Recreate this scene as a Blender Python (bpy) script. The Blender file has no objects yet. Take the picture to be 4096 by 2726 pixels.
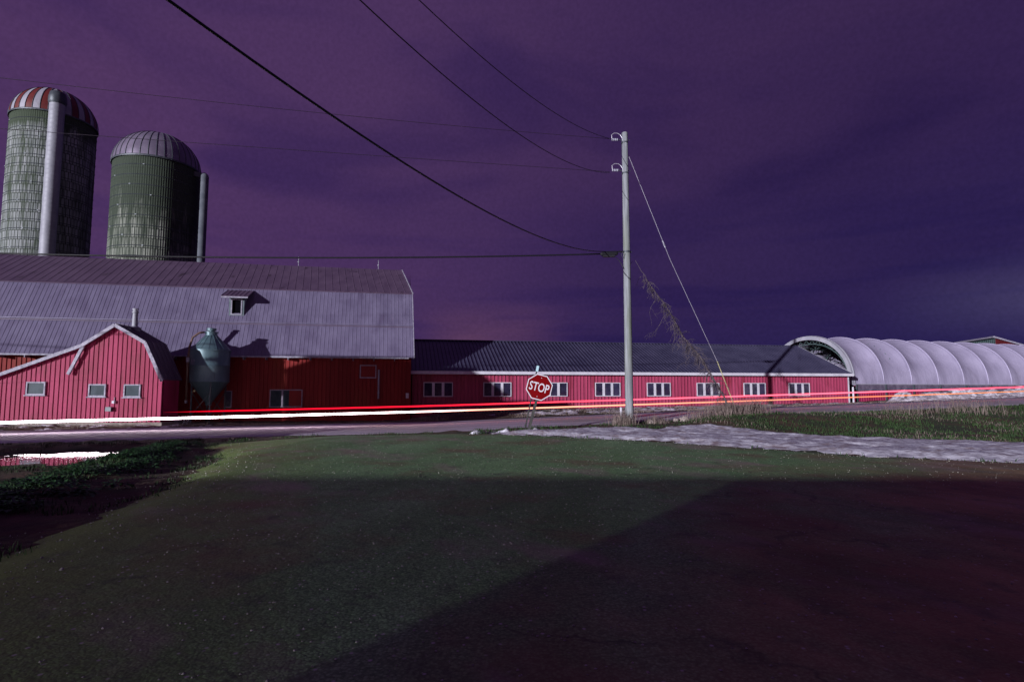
import bpy, bmesh, math, random
import numpy as np
from mathutils import Vector, Matrix, noise
R = math.radians
random.seed(7)
SC = bpy.context.scene
COL = SC.collection

# ------------------------------------------------------------------ camera, sky, sun, exposure
F, CAM_H = 570.0, 1.5
PITCH = math.atan(48.5 / F)
cam = bpy.data.cameras.new('camera'); cam_o = bpy.data.objects.new('camera', cam); COL.objects.link(cam_o)
cam.lens = F / 1024 * 36; cam.sensor_width = 36; cam.clip_end = 3000; cam.clip_start = .05
cam_o.location = (0, 0, CAM_H); cam_o.rotation_euler = (R(90) + PITCH, 0, 0)
SC.camera = cam_o
SC.view_settings.view_transform = 'Standard'; SC.view_settings.look = 'None'
SC.view_settings.exposure = 0.0; SC.view_settings.gamma = 1
SUN_AZ, SUN_EL = 37.0, 7.3            # direction the light travels (clockwise from +Y) and its height
sl = bpy.data.lights.new('sun', 'SUN'); sun = bpy.data.objects.new('sun', sl); COL.objects.link(sun)
sl.energy = 4.8; sl.angle = R(0.5); sl.color = (.94, .94, 1.0)
sdir = Vector((math.sin(R(SUN_AZ)) * math.cos(R(SUN_EL)), math.cos(R(SUN_AZ)) * math.cos(R(SUN_EL)), -math.sin(R(SUN_EL))))
sun.rotation_euler = sdir.to_track_quat('-Z', 'Y').to_euler()
sun.location = (-40, -60, 40)

class NT:
    """tiny node-tree helper"""
    def __init__(s, tree): s.t = tree; tree.nodes.clear()
    def n(s, kind, **kw):
        nd = s.t.nodes.new(kind)
        for k, v in kw.items():
            if k.startswith('i_'):
                key = k[2:].replace('_', ' '); key = int(key) if key.isdigit() else key
                nd.inputs[key].default_value = v
            else: setattr(nd, k, v)
        return nd
    def l(s, a, b): s.t.links.new(a, b)
    def math(s, op, a, b=None, c=None, clamp=False):
        nd = s.t.nodes.new('ShaderNodeMath'); nd.operation = op; nd.use_clamp = clamp
        for i, x in enumerate((a, b, c)):
            if x is None: continue
            if isinstance(x, (int, float)): nd.inputs[i].default_value = x
            else: s.l(x, nd.inputs[i])
        return nd.outputs[0]
    def ramp(s, fac, stops, interp='LINEAR'):
        nd = s.t.nodes.new('ShaderNodeValToRGB'); cr = nd.color_ramp; cr.interpolation = interp
        while len(cr.elements) < len(stops): cr.elements.new(.5)
        for e, (p, c) in zip(cr.elements, stops):
            e.position = p; e.color = (c if len(c) == 4 else (*c, 1)) if not isinstance(c, (int, float)) else (c, c, c, 1)
        s.l(fac, nd.inputs[0]); return nd.outputs[0]
    def mix(s, fac, a, b, mode='MIX'):
        nd = s.t.nodes.new('ShaderNodeMix'); nd.data_type = 'RGBA'; nd.blend_type = mode
        for k, x in ((0, fac), (6, a), (7, b)):
            if isinstance(x, (int, float)): nd.inputs[k].default_value = x
            elif isinstance(x, tuple): nd.inputs[k].default_value = (*x, 1) if len(x) == 3 else x
            else: s.l(x, nd.inputs[k])
        return nd.outputs[2]

world = bpy.data.worlds.new('World'); SC.world = world; world.use_nodes = True
w = NT(world.node_tree)
tc = w.n('ShaderNodeTexCoord'); sep = w.n('ShaderNodeSeparateXYZ'); w.l(tc.outputs['Generated'], sep.inputs[0])
dx, dy, dz = sep.outputs
mp = w.n('ShaderNodeMapping'); mp.inputs['Scale'].default_value = (1.0, 1.0, 3.4); mp.inputs['Rotation'].default_value = (0, R(-16), R(20))
w.l(tc.outputs['Generated'], mp.inputs[0])
n1 = w.n('ShaderNodeTexNoise', i_Scale=1.7, i_Detail=4.0, i_Roughness=.5, i_Distortion=.5); w.l(mp.outputs[0], n1.inputs['Vector'])
mp2 = w.n('ShaderNodeMapping'); mp2.inputs['Scale'].default_value = (1.2, 1.2, 14); mp2.inputs['Location'].default_value = (3.1, 1.7, .4); w.l(tc.outputs['Generated'], mp2.inputs[0])
n2 = w.n('ShaderNodeTexNoise', i_Scale=1.6, i_Detail=3.0, i_Roughness=.55); w.l(mp2.outputs[0], n2.inputs['Vector'])
base = w.ramp(w.math('MULTIPLY_ADD', dx, .62, .5), [(.05, (.075, .031, .115)), (.4, (.066, .028, .105)), (.62, (.046, .020, .085)), (.82, (.033, .015, .071)), (1, (.033, .015, .078))])
low = w.ramp(w.math('MULTIPLY_ADD', dx, .62, .5), [(.1, (.072, .030, .115)), (.48, (.045, .020, .095)), (.62, (.021, .0115, .072)), (.9, (.017, .011, .075)), (1, (.03, .022, .10))])
lowf = w.ramp(dz, [(.04, 1.0), (.2, .55), (.42, 0.0)], 'EASE')
sky_c = w.mix(lowf, base, low)
# pinkish glow near the horizon beyond the barn's end
g = w.math('MULTIPLY', w.ramp(w.math('MULTIPLY_ADD', dx, 1.0, .5), [(.30, 0.0), (.42, 1.0), (.5, .75), (.62, 0.0)], 'EASE'), w.ramp(dz, [(.0, 1.0), (.09, .7), (.17, 0.0)], 'EASE'))
sky_c = w.mix(w.math('MULTIPLY', g, .75), sky_c, (.12, .046, .105))
# pale cloud low on the far right
g2 = w.math('MULTIPLY', w.ramp(dx, [(.5, 0.0), (.72, 1.0)], 'EASE'), w.ramp(dz, [(.05, 0.0), (.12, 1.0), (.2, 0.0)], 'EASE'))
sky_c = w.mix(w.math('MULTIPLY', g2, .45), sky_c, (.075, .06, .16))
cl = w.ramp(n1.outputs[0], [(.34, (.60, .62, .82)), (.52, (1, 1, 1)), (.68, (1.16, 1.14, 1.06))], 'EASE')
sky_c = w.mix(.85, sky_c, cl, 'MULTIPLY')
cl2 = w.ramp(n2.outputs[0], [(.36, (.52, .55, .88)), (.56, (1, 1, 1))], 'EASE')
sky_c = w.mix(w.ramp(dz, [(.04, .7), (.22, .4), (.36, .04)]), sky_c, cl2, 'MULTIPLY')
fine = w.n('ShaderNodeTexNoise', i_Scale=190.0, i_Detail=1.0); w.l(tc.outputs['Generated'], fine.inputs['Vector'])
sky_c = w.mix(1.0, sky_c, w.ramp(fine.outputs[0], [(.25, .93), (.75, 1.07)]), 'MULTIPLY')
ns = w.n('ShaderNodeTexSky', sky_type='NISHITA', sun_disc=False, sun_elevation=R(SUN_EL), sun_rotation=R(180 + SUN_AZ))
nt = w.mix(1.0, ns.outputs[0], (.0020, .0010, .0030), 'MULTIPLY')
sky_c = w.mix(1.0, w.mix(1.0, sky_c, (10.2, 11.2, 9.9), 'MULTIPLY'), nt, 'ADD')
rear_fill = w.math('MULTIPLY', w.ramp(w.math('MULTIPLY_ADD', dy, -1.0, 0.), [(.1, 0.), (.8, 1.)], 'EASE'), w.ramp(dz, [(0., 1.), (.5, 0.)], 'EASE'))   # made-up glow added to the unseen sky behind, to lift shadows
sky_c = w.mix(rear_fill, sky_c, (1.7, .85, 1.55))
bg = w.n('ShaderNodeBackground'); bg.inputs[1].default_value = .1; w.l(sky_c, bg.inputs[0])
wo = w.n('ShaderNodeOutputWorld'); w.l(bg.outputs[0], wo.inputs[0])
SC.cycles.use_denoising = True
SC.cycles.max_bounces = 5
SC.cycles.sample_clamp_indirect = 4

# ------------------------------------------------------------------ helpers
def un(px, py, Y):
    """point seen at picture position (px,py of 1024x681) at forward distance Y: used to read dimensions off the photo"""
    c, s = math.cos(PITCH), math.sin(PITCH); a = (px - 512) / F; b = (340.5 - py) / F
    y = c - b * s; z = s + b * c
    return Vector((a / y * Y, Y, CAM_H + z / y * Y))
def fbm(x, y, z=0., o=4): return noise.fractal(Vector((x, y, z)), 1.0, 2.0, o)
def plin(x, pts):
    if x <= pts[0][0]: return pts[0][1]
    for (a, va), (b, vb) in zip(pts, pts[1:]):
        if x <= b:
            t = (x - a) / (b - a); return va + (vb - va) * t
    return pts[-1][1]
def sstep(a, b, x):
    t = min(1, max(0, (x - a) / (b - a))); return t * t * (3 - 2 * t)

def tag(o, label=None, cat=None, group=None, kind=None):
    if label: o['label'] = label
    if cat: o['category'] = cat
    if group: o['group'] = group
    if kind: o['kind'] = kind
    return o
def empty(name, loc, rz=0, label=None, cat=None, group=None):
    o = bpy.data.objects.new(name, None); COL.objects.link(o); o.location = loc; o.rotation_euler = (0, 0, rz)
    return tag(o, label, cat, group)

class MB:
    def __init__(s): s.v = []; s.f = []; s.m = []; s.uv = None
    def add(s, vs, fs, m=0):
        o = len(s.v); s.v += [tuple(x) for x in vs]; s.f += [tuple(o + i for i in q) for q in fs]; s.m += [m] * len(fs)
    def box(s, x0, x1, y0, y1, z0, z1, m=0, M=None):
        vs = [Vector(p) for p in ((x0, y0, z0), (x1, y0, z0), (x1, y1, z0), (x0, y1, z0), (x0, y0, z1), (x1, y0, z1), (x1, y1, z1), (x0, y1, z1))]
        if M is not None: vs = [M @ p for p in vs]
        s.add(vs, [(0, 3, 2, 1), (4, 5, 6, 7), (0, 1, 5, 4), (1, 2, 6, 5), (2, 3, 7, 6), (3, 0, 4, 7)], m)
    def tube(s, pts, r, n=8, m=0, cap=True):
        pts = [Vector(p) for p in pts]; N = len(pts); rs = r if isinstance(r, (list, tuple)) else [r] * N
        vs = []; up = Vector((0, 0, 1)); prev = None
        for i, p in enumerate(pts):
            t = (pts[min(i + 1, N - 1)] - pts[max(i - 1, 0)]).normalized()
            if prev is None:
                a = t.cross(up); a = a if a.length > .01 else t.cross(Vector((1, 0, 0)))
            else: a = prev - t * prev.dot(t)
            a.normalize(); prev = a; b = t.cross(a)
            for k in range(n):
                an = 2 * math.pi * k / n; vs.append(p + (a * math.cos(an) + b * math.sin(an)) * rs[i])
        fs = [(i * n + k, i * n + (k + 1) % n, (i + 1) * n + (k + 1) % n, (i + 1) * n + k) for i in range(N - 1) for k in range(n)]
        if cap: fs += [tuple(range(n))[::-1], tuple(range((N - 1) * n, N * n))]
        s.add(vs, fs, m)
    def lathe(s, prof, n=32, m=0, c=(0, 0), cap=True, rfun=None):
        vs = []
        for r, z in prof:
            for k in range(n):
                a = 2 * math.pi * k / n; rr = r if rfun is None else rfun(k, r)
                vs.append((c[0] + rr * math.cos(a), c[1] + rr * math.sin(a), z))
        fs = [(i * n + k, i * n + (k + 1) % n, (i + 1) * n + (k + 1) % n, (i + 1) * n + k) for i in range(len(prof) - 1) for k in range(n)]
        if cap: fs += [tuple(range(n))[::-1], tuple(range((len(prof) - 1) * n, len(prof) * n))]
        s.add(vs, fs, m)
    def bar(s, a, b, w, h, m=0, up=Vector((0, 0, 1))):
        a = Vector(a); b = Vector(b); t = (b - a).normalized(); x = t.cross(up)
        x = (x if x.length > 1e-3 else Vector((1, 0, 0))).normalized(); y = x.cross(t).normalized()
        vs = [p + x * i * w / 2 + y * j * h / 2 for p in (a, b) for i, j in ((-1, -1), (1, -1), (1, 1), (-1, 1))]
        s.add(vs, [(0, 1, 2, 3), (7, 6, 5, 4), (0, 4, 5, 1), (1, 5, 6, 2), (2, 6, 7, 3), (3, 7, 4, 0)], m)
    def ribs(s, A, B, C, D, pitch, wd, ht, thick=.05, m=0, lap=None):
        """slab A-B (bottom) C-D (top) with pressed ribs running bottom to top"""
        A, B, C, D = map(Vector, (A, B, C, D)); nrm = (B - A).cross(D - A).normalized()
        vs = [A, B, C, D] + [p - nrm * thick for p in (A, B, C, D)]
        s.add(vs, [(0, 1, 2, 3), (7, 6, 5, 4), (0, 4, 5, 1), (1, 5, 6, 2), (2, 6, 7, 3), (3, 7, 4, 0)], m)
        n = max(1, int((B - A).length / pitch)); u = (B - A).normalized() * wd / 2
        for i in range(n + 1):
            t = min(max(i / n, .002), .998); p = A.lerp(B, t); q = D.lerp(C, t)
            vs = [p - u, p + u, p + u * .5 + nrm * ht, p - u * .5 + nrm * ht, q - u, q + u, q + u * .5 + nrm * ht, q - u * .5 + nrm * ht]
            s.add(vs, [(1, 5, 6, 2), (2, 6, 7, 3), (3, 7, 4, 0), (0, 1, 2, 3), (7, 6, 5, 4)], m)
    def build(s, name, mats, parent=None, smooth=False, loc=None, auto=None):
        me = bpy.data.meshes.new(name); me.from_pydata(s.v, [], s.f)
        mats = mats if isinstance(mats, (list, tuple)) else [mats]
        for k in mats: me.materials.append(k)
        me.polygons.foreach_set('material_index', s.m)
        me.validate(); me.update()
        if smooth: me.polygons.foreach_set('use_smooth', [True] * len(me.polygons))
        if auto is not None:
            me.polygons.foreach_set('use_smooth', [True] * len(me.polygons)); me.set_sharp_from_angle(angle=R(auto))
        o = bpy.data.objects.new(name, me); COL.objects.link(o)
        if parent is not None: o.parent = parent
        if loc is not None: o.location = loc
        return o

def mat(name, c1, c2=None, scale=3., stretch=(1, 1, 1), rough=.7, metal=0., bump=0., bscale=30., detail=4., lo=.35, hi=.65, c3=None, s3=1., lo3=.55, hi3=.7, spec=.5, bstretch=(1, 1, 1), coat=0.):
    m = bpy.data.materials.new(name); m.use_nodes = True; t = NT(m.node_tree)
    out = t.n('ShaderNodeOutputMaterial'); b = t.n('ShaderNodeBsdfPrincipled'); t.l(b.outputs[0], out.inputs[0])
    b.inputs['Roughness'].default_value = rough; b.inputs['Metallic'].default_value = metal; b.inputs['Specular IOR Level'].default_value = spec
    b.inputs['Coat Weight'].default_value = coat
    geo = t.n('ShaderNodeNewGeometry'); P = geo.outputs['Position']
    def nz(sc, st, de=detail, off=0.):
        mp = t.n('ShaderNodeMapping'); mp.inputs['Scale'].default_value = st; mp.inputs['Location'].default_value = (off, off * .7, off * 1.3)
        t.l(P, mp.inputs[0]); n = t.n('ShaderNodeTexNoise', i_Scale=sc, i_Detail=de, i_Roughness=.6); t.l(mp.outputs[0], n.inputs['Vector']); return n.outputs[0]
    if c2 is None: b.inputs['Base Color'].default_value = (*c1, 1)
    else:
        col = t.ramp(nz(scale, stretch), [(lo, c1), (hi, c2)])
        if c3 is not None: col = t.mix(t.ramp(nz(s3, stretch, off=7.), [(lo3, 0.), (hi3, 1.)]), col, c3)
        t.l(col, b.inputs['Base Color'])
    if bump:
        bp = t.n('ShaderNodeBump'); bp.inputs['Strength'].default_value = 1.; bp.inputs['Distance'].default_value = bump
        t.l(nz(bscale, bstretch, 3., 3.), bp.inputs['Height']); t.l(bp.outputs[0], b.inputs['Normal'])
    m['bsdf'] = b.name
    return m
def emit(name, stops, axis_lo, axis_hi, strength):
    """a lamp's light: colour and strength along world X"""
    m = bpy.data.materials.new(name); m.use_nodes = True; t = NT(m.node_tree)
    out = t.n('ShaderNodeOutputMaterial'); e = t.n('ShaderNodeEmission'); t.l(e.outputs[0], out.inputs[0])
    geo = t.n('ShaderNodeNewGeometry'); sp = t.n('ShaderNodeSeparateXYZ'); t.l(geo.outputs['Position'], sp.inputs[0])
    f = t.math('DIVIDE', t.math('SUBTRACT', sp.outputs[0], axis_lo), axis_hi - axis_lo, clamp=True)
    t.l(t.ramp(f, stops), e.inputs[0])
    t.l(t.ramp(f, strength), e.inputs[1]) if isinstance(strength, list) else setattr(e.inputs[1], 'default_value', strength)
    return m

M = {}
M['red'] = mat('red_siding', (.235, .013, .054), (.315, .021, .084), scale=1.1, stretch=(1, 1, .25), rough=.6, spec=.25, c3=(.17, .012, .034), s3=2.2, bump=.002, bscale=40)
M['red_old'] = mat('weathered_red_siding', (.17, .011, .012), (.24, .019, .018), scale=1.0, stretch=(1, 1, .2), rough=.65, spec=.25, c3=(.22, .04, .02), s3=.5)
M['roof_old'] = mat('galvanised_roof', (.118, .098, .172), (.172, .149, .24), scale=1.3, stretch=(1, 1, .25), rough=.5, metal=.1, detail=6, c3=(.10, .078, .145), s3=.8, lo3=.58, hi3=.72, bump=.006, bscale=3.0)
M['roof_up'] = mat('rust_stained_roof', (.075, .045, .085), (.105, .066, .115), scale=1.5, stretch=(1, .5, .5), rough=.55, detail=6, c3=(.035, .02, .035), s3=1.6, lo3=.62, hi3=.70)
M['roof_dark'] = mat('dark_ribbed_roof', (.045, .042, .085), (.07, .065, .12), scale=.7, rough=.42, metal=.2)
M['white'] = mat('white_trim', (.5, .48, .56), (.62, .6, .68), scale=2, rough=.5)
M['trim'] = mat('grey_painted_trim', (.18, .17, .23), (.36, .34, .42), scale=6, stretch=(1, 1, 1), rough=.7, bump=.004, bscale=25)
M['frame'] = mat('window_frame_grey', (.22, .19, .26), (.34, .30, .38), scale=5, rough=.6)
M['glass'] = mat('dark_window_glass', (.02, .02, .045), (.045, .04, .085), scale=2.2, rough=.12, spec=.2)
M['glass_b'] = mat('dusty_window_glass', (.03, .028, .05), (.075, .065, .105), scale=2.6, rough=.25, spec=.15)
M['glass_c'] = mat('black_window_glass', (.012, .012, .03), (.035, .03, .065), scale=3.1, rough=.08, spec=.25)
M['glass_blue'] = mat('clouded_window_glass', (.018, .030, .042), (.040, .058, .075), scale=2.4, rough=.35, spec=.06)
M['black'] = mat('dark_opening', (.004, .004, .006), spec=0., rough=1.)
M['wood_teal'] = mat('weathered_grey_wood', (.07, .10, .12), (.16, .19, .22), scale=5, stretch=(1, 1, .3), rough=.8)
M['concrete'] = mat('foundation_concrete', (.16, .13, .12), (.28, .24, .22), scale=3, rough=.9, bump=.01)
M['bin'] = mat('painted_bin_steel', (.075, .13, .155), (.11, .175, .20), scale=2.2, stretch=(1, 1, .3), rough=.45, metal=.25, c3=(.085, .14, .17), s3=5.)
M['bin_dark'] = mat('dark_galvanised_steel', (.05, .06, .075), (.085, .095, .11), scale=3, rough=.5, metal=.3)
M['pipe_brown'] = mat('brown_fill_pipe', (.10, .055, .045), (.16, .09, .07), scale=5, rough=.6)
M['pale_metal'] = mat('pale_galvanised_metal', (.25, .25, .30), (.33, .33, .385), scale=2.5, stretch=(1, 1, .5), rough=.6, metal=.1)
M['dome_grey'] = mat('grey_dome_metal', (.15, .125, .185), (.22, .185, .26), scale=1.2, rough=.42, metal=.25, c3=(.17, .14, .2), s3=.6)
M['dome_white'] = mat('white_dome_panel', (.27, .27, .33), (.37, .36, .42), scale=1.1, stretch=(1, 1, .4), rough=.5, c3=(.28, .26, .30), s3=2.5)
M['dome_red'] = mat('red_dome_panel', (.11, .014, .013), (.15, .022, .018), scale=1.2, rough=.5)
M['pole'] = mat('weathered_pole_wood', (.15, .16, .175), (.31, .325, .355), scale=14, stretch=(1, 1, .06), rough=.85, detail=6, bump=.006, bscale=40, bstretch=(1, 1, .08), c3=(.14, .16, .10), s3=2.)
M['cable'] = mat('black_cable', (.008, .008, .012), rough=.5)
M['wire'] = mat('dull_wire', (.03, .02, .035), rough=.5, metal=.3)
M['guy'] = mat('galvanised_guy_wire', (.45, .43, .5), rough=.4, metal=.3)
M['insul'] = mat('grey_porcelain', (.42, .42, .5), rough=.2)
M['yellow'] = mat('yellow_guard', (.36, .33, .17), (.44, .40, .22), scale=4, rough=.5)
M['sign_red'] = mat('sign_red', (.145, .0012, .003), (.175, .0018, .004), scale=4, rough=.7, spec=.05)
M['sign_white'] = mat('sign_white', (.62, .60, .66), rough=.4)
M['post'] = mat('old_sign_post', (.022, .022, .022), (.055, .052, .05), scale=10, stretch=(1, 1, .1), rough=.85)
M['reflector'] = mat('pale_reflector', (.42, .62, .68), rough=.3)
M['fabric'] = mat('white_cover_fabric', (.32, .285, .415), (.39, .35, .495), scale=.5, rough=.6, bump=.05, bscale=1.6, bstretch=(1, 1, .35), c3=(.28, .245, .345), s3=.35, lo3=.55, hi3=.75)
M['curtain'] = mat('dark_mesh_curtain', (.085, .065, .11), (.16, .13, .19), scale=2.5, rough=.7, bump=.03, bscale=2.5)
M['teal_dark'] = mat('shaded_frame_steel', (.05, .08, .085), (.08, .12, .125), scale=3, rough=.6)
M['twig'] = mat('dead_vine_bark', (.055, .042, .05), (.13, .10, .115), scale=6, rough=.9)
M['dry'] = mat('dry_grass_straw', (.13, .095, .085), (.26, .20, .18), scale=2, rough=.9)
M['grass'] = mat('winter_grass', (.009, .030, .005), (.030, .068, .013), scale=1.5, rough=.8, c3=(.06, .056, .022), s3=.5, lo3=.6)
M['weed'] = mat('low_weed_leaves', (.012, .050, .014), (.035, .10, .032), scale=3, rough=.6, c3=(.08, .10, .08), s3=1.6, lo3=.6)
M['stone'] = mat('field_stone', (.22, .17, .16), (.40, .34, .32), scale=4, rough=.9, bump=.02, bscale=8)
M['added_fence_wood'] = mat('added_fence_board', (.12, .09, .07), (.2, .16, .13), scale=4, rough=.9)

def silo_mat(name, bare, pale, moss, dark, moss_lo, seed):
    m = bpy.data.materials.new(name); m.use_nodes = True; t = NT(m.node_tree)
    out = t.n('ShaderNodeOutputMaterial'); b = t.n('ShaderNodeBsdfPrincipled'); t.l(b.outputs[0], out.inputs[0]); b.inputs['Roughness'].default_value = .85
    uv = t.n('ShaderNodeUVMap'); U = uv.outputs[0]
    br = t.n('ShaderNodeTexBrick', offset=.5, squash=1.0); br.inputs['Scale'].default_value = 1.0
    br.inputs['Color1'].default_value = (*bare, 1); br.inputs['Color2'].default_value = (*pale, 1); br.inputs['Mortar'].default_value = (.03, .04, .03, 1)
    br.inputs['Mortar Size'].default_value = .026; br.inputs['Brick Width'].default_value = .28; br.inputs['Row Height'].default_value = .8; br.inputs['Bias'].default_value = -.1
    t.l(U, br.inputs[0])
    def nz(sc, st, off):
        mp = t.n('ShaderNodeMapping'); mp.inputs['Scale'].default_value = st; mp.inputs['Location'].default_value = (off, off, 0); t.l(U, mp.inputs[0])
        n = t.n('ShaderNodeTexNoise', i_Scale=sc, i_Detail=5., i_Roughness=.65); t.l(mp.outputs[0], n.inputs['Vector']); return n.outputs[0]
    streak = nz(2.2, (1, .10, 1), seed); big = nz(.22, (1, .6, 1), seed + 3); rows = nz(.9, (.5, 1.0, 1), seed + 9)
    sp = t.n('ShaderNodeSeparateXYZ'); t.l(U, sp.inputs[0])
    v = sp.outputs[1]
    top = t.ramp(t.math('DIVIDE', v, 30.), [(moss_lo[0], 0.), (moss_lo[1], 1.)])
    f = t.math('ADD', t.math('ADD', t.math('MULTIPLY', t.math('SUBTRACT', streak, .12), 1.1), t.math('MULTIPLY', big, .5)), t.math('MULTIPLY', top, moss_lo[2]))
    f = t.math('ADD', f, t.math('MULTIPLY', rows, .25))
    col = t.mix(t.ramp(f, [(.74, 0.), (.98, 1.)]), br.outputs[0], moss)
    col = t.mix(t.ramp(f, [(1.02, 0.), (1.25, 1.)]), col, dark)
    t.l(col, b.inputs['Base Color'])
    bp = t.n('ShaderNodeBump'); bp.inputs['Distance'].default_value = .02; t.l(br.outputs['Fac'], bp.inputs['Height']); bp.invert = True; t.l(bp.outputs[0], b.inputs['Normal'])
    return m
M['silo_a'] = silo_mat('concrete_staves', (.19, .21, .21), (.30, .315, .325), (.04, .058, .034), (.011, .017, .012), (.80, .90, .75), 1.)
M['silo_b'] = silo_mat('mossy_concrete_staves', (.16, .18, .145), (.30, .315, .275), (.032, .046, .030), (.010, .016, .011), (.40, .72, .46), 21.)

# ------------------------------------------------------------------ terrain
A_RD = math.atan(.2); U_RD = Vector((math.cos(A_RD), math.sin(A_RD), 0)); V_RD = Vector((-math.sin(A_RD), math.cos(A_RD), 0))
def wdist(x, y): return (y - (19 + .2 * (x + 22.8))) * .98      # distance beyond the main road's near edge
def zr(x): return plin(x, [(-60, -.55), (-22, -.38), (-8, -.22), (-4, -.19), (5, .11), (17, .49), (30, .9), (60, 1.6)])
def zf(x): return plin(x, [(-60, -.4), (-22, -.32), (-8, -.42), (-6.5, -.38), (-4, .06), (26, .5), (34, .8), (60, 1.4), (120, 1.6)])
def zn(x, y):
    z = plin(x - .0 * y, [(-60, -.42), (-10.5, -.40), (-8.5, -.30), (-6.0, -.02), (-5, 0), (100, 0)])
    if y < 4: z *= sstep(-6, 4, y)
    return z
def gz(x, y):
    wd = wdist(x, y)
    z = zn(x, y) + (zr(x) - zn(x, y)) * sstep(-6.5, .0, wd)
    z += (zf(x) - z) * sstep(7.2, 10.0, wd)
    z += .30 * math.exp(-((wd + 2.6) / 1.7) ** 2) * sstep(6, 9, x) * (1 - .75 * sstep(11, 18, x))
    # puddle hollow and weedy bank on the left
    z += .05 * fbm(x * 2.3, y * 3.1, 40.) * math.exp(-((x + 12) / 5) ** 2 - ((y - 16.5) / 3.5) ** 2)
    z -= .12 * math.exp(-(((x + 12.3) / 2.9) ** 2 + ((y - 17.0) / 2.0) ** 2) ** 1.5)
    bx = plin(y, [(0, -6.2), (7.5, -6.9), (18, -10.6), (22, -12)])
    z += .24 * math.exp(-((x - bx) / 1.0) ** 2) * sstep(1, 5, y) * (1 - sstep(17.5, 19.5, y))
    # foot of the long barn: low bank
    z += .1 * math.exp(-((wd - 11.5) / 1.4) ** 2) * sstep(-5, -2, x) * (1 - sstep(24, 27, x))
    return z
RIGHT_EDGE = [(-9.6, 18.6), (-6.5, 19.9), (-1.9, 19.6), (1.0, 18.2), (5, 15.5), (7.9, 12.6), (10.4, 11.55), (14, 9.6), (20, 6.5), (40, -2)]
LEFT_EDGE = [(-9.6, 18.6), (-8.2, 16.0), (-6.6, 13.6), (-5.2, 9.4), (-4.2, 4.3), (-3.8, 0), (-3.5, -20)]
POLY_DRIVE = [(40, -2), (40, -20)] + LEFT_EDGE[::-1] + RIGHT_EDGE[1:-1]
def poly_sd(x, y, P):
    """distance to the polygon's edge, positive inside"""
    ins = False; d = 1e9; n = len(P)
    for i in range(n):
        (ax, ay), (bx, by) = P[i], P[(i + 1) % n]
        if (ay > y) != (by > y) and x < (bx - ax) * (y - ay) / (by - ay) + ax: ins = not ins
        ex, ey = bx - ax, by - ay; t = max(0, min(1, ((x - ax) * ex + (y - ay) * ey) / (ex * ex + ey * ey)))
        d = min(d, math.hypot(x - ax - ex * t, y - ay - ey * t))
    return d if ins else -d
def grow(a, b, step, lo, hi):
    c = list(np.arange(a, b + 1e-6, step)); s = step
    while c[-1] < hi: s *= 1.35; c.append(c[-1] + s)
    s = step; pre = [a]
    while pre[-1] > lo: s *= 1.35; pre.append(pre[-1] - s)
    return pre[:0:-1] + c
def sheet(name, xs, ys, zfun, m, keep=None, label=None):
    nx, ny = len(xs), len(ys); vs = [(x, y, zfun(x, y)) for y in ys for x in xs]
    fs = []
    for j in range(ny - 1):
        for i in range(nx - 1):
            q = (j * nx + i, j * nx + i + 1, (j + 1) * nx + i + 1, (j + 1) * nx + i)
            if keep is None or any(keep[k] for k in q): fs.append(q)
    me = bpy.data.meshes.new(name); me.from_pydata(vs, [], fs); me.materials.append(m)
    bm = bmesh.new(); bm.from_mesh(me); bmesh.ops.delete(bm, geom=[v for v in bm.verts if not v.link_faces], context='VERTS'); bm.to_mesh(me); bm.free()
    me.polygons.foreach_set('use_smooth', [True] * len(me.polygons)); me.update()
    o = bpy.data.objects.new(name, me); COL.objects.link(o); tag(o, label, kind='structure'); return o

def ground_mat():
    m = bpy.data.materials.new('winter_turf_and_mud'); m.use_nodes = True; t = NT(m.node_tree)
    out = t.n('ShaderNodeOutputMaterial'); b = t.n('ShaderNodeBsdfPrincipled'); t.l(b.outputs[0], out.inputs[0]); b.inputs['Roughness'].default_value = .9
    P = t.n('ShaderNodeNewGeometry').outputs['Position']
    def nz(sc, de=5., st=(1, 1, 1)):
        mp = t.n('ShaderNodeMapping'); mp.inputs['Scale'].default_value = st; t.l(P, mp.inputs[0])
        n = t.n('ShaderNodeTexNoise', i_Scale=sc, i_Detail=de, i_Roughness=.65); t.l(mp.outputs[0], n.inputs['Vector']); return n.outputs[0]
    mud = t.ramp(nz(3., 6), [(.35, (.040, .020, .010)), (.65, (.105, .056, .032))])
    turf = t.ramp(nz(4., 6), [(.35, (.010, .018, .004)), (.5, (.026, .040, .010)), (.7, (.055, .058, .020))])
    col = t.mix(t.ramp(nz(.45, 5), [(.45, 0.), (.58, 1.)]), mud, turf)
    t.l(col, b.inputs['Base Color'])
    bp = t.n('ShaderNodeBump'); bp.inputs['Distance'].default_value = .06; t.l(nz(6., 7), bp.inputs['Height']); t.l(bp.outputs[0], b.inputs['Normal'])
    return m
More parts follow.
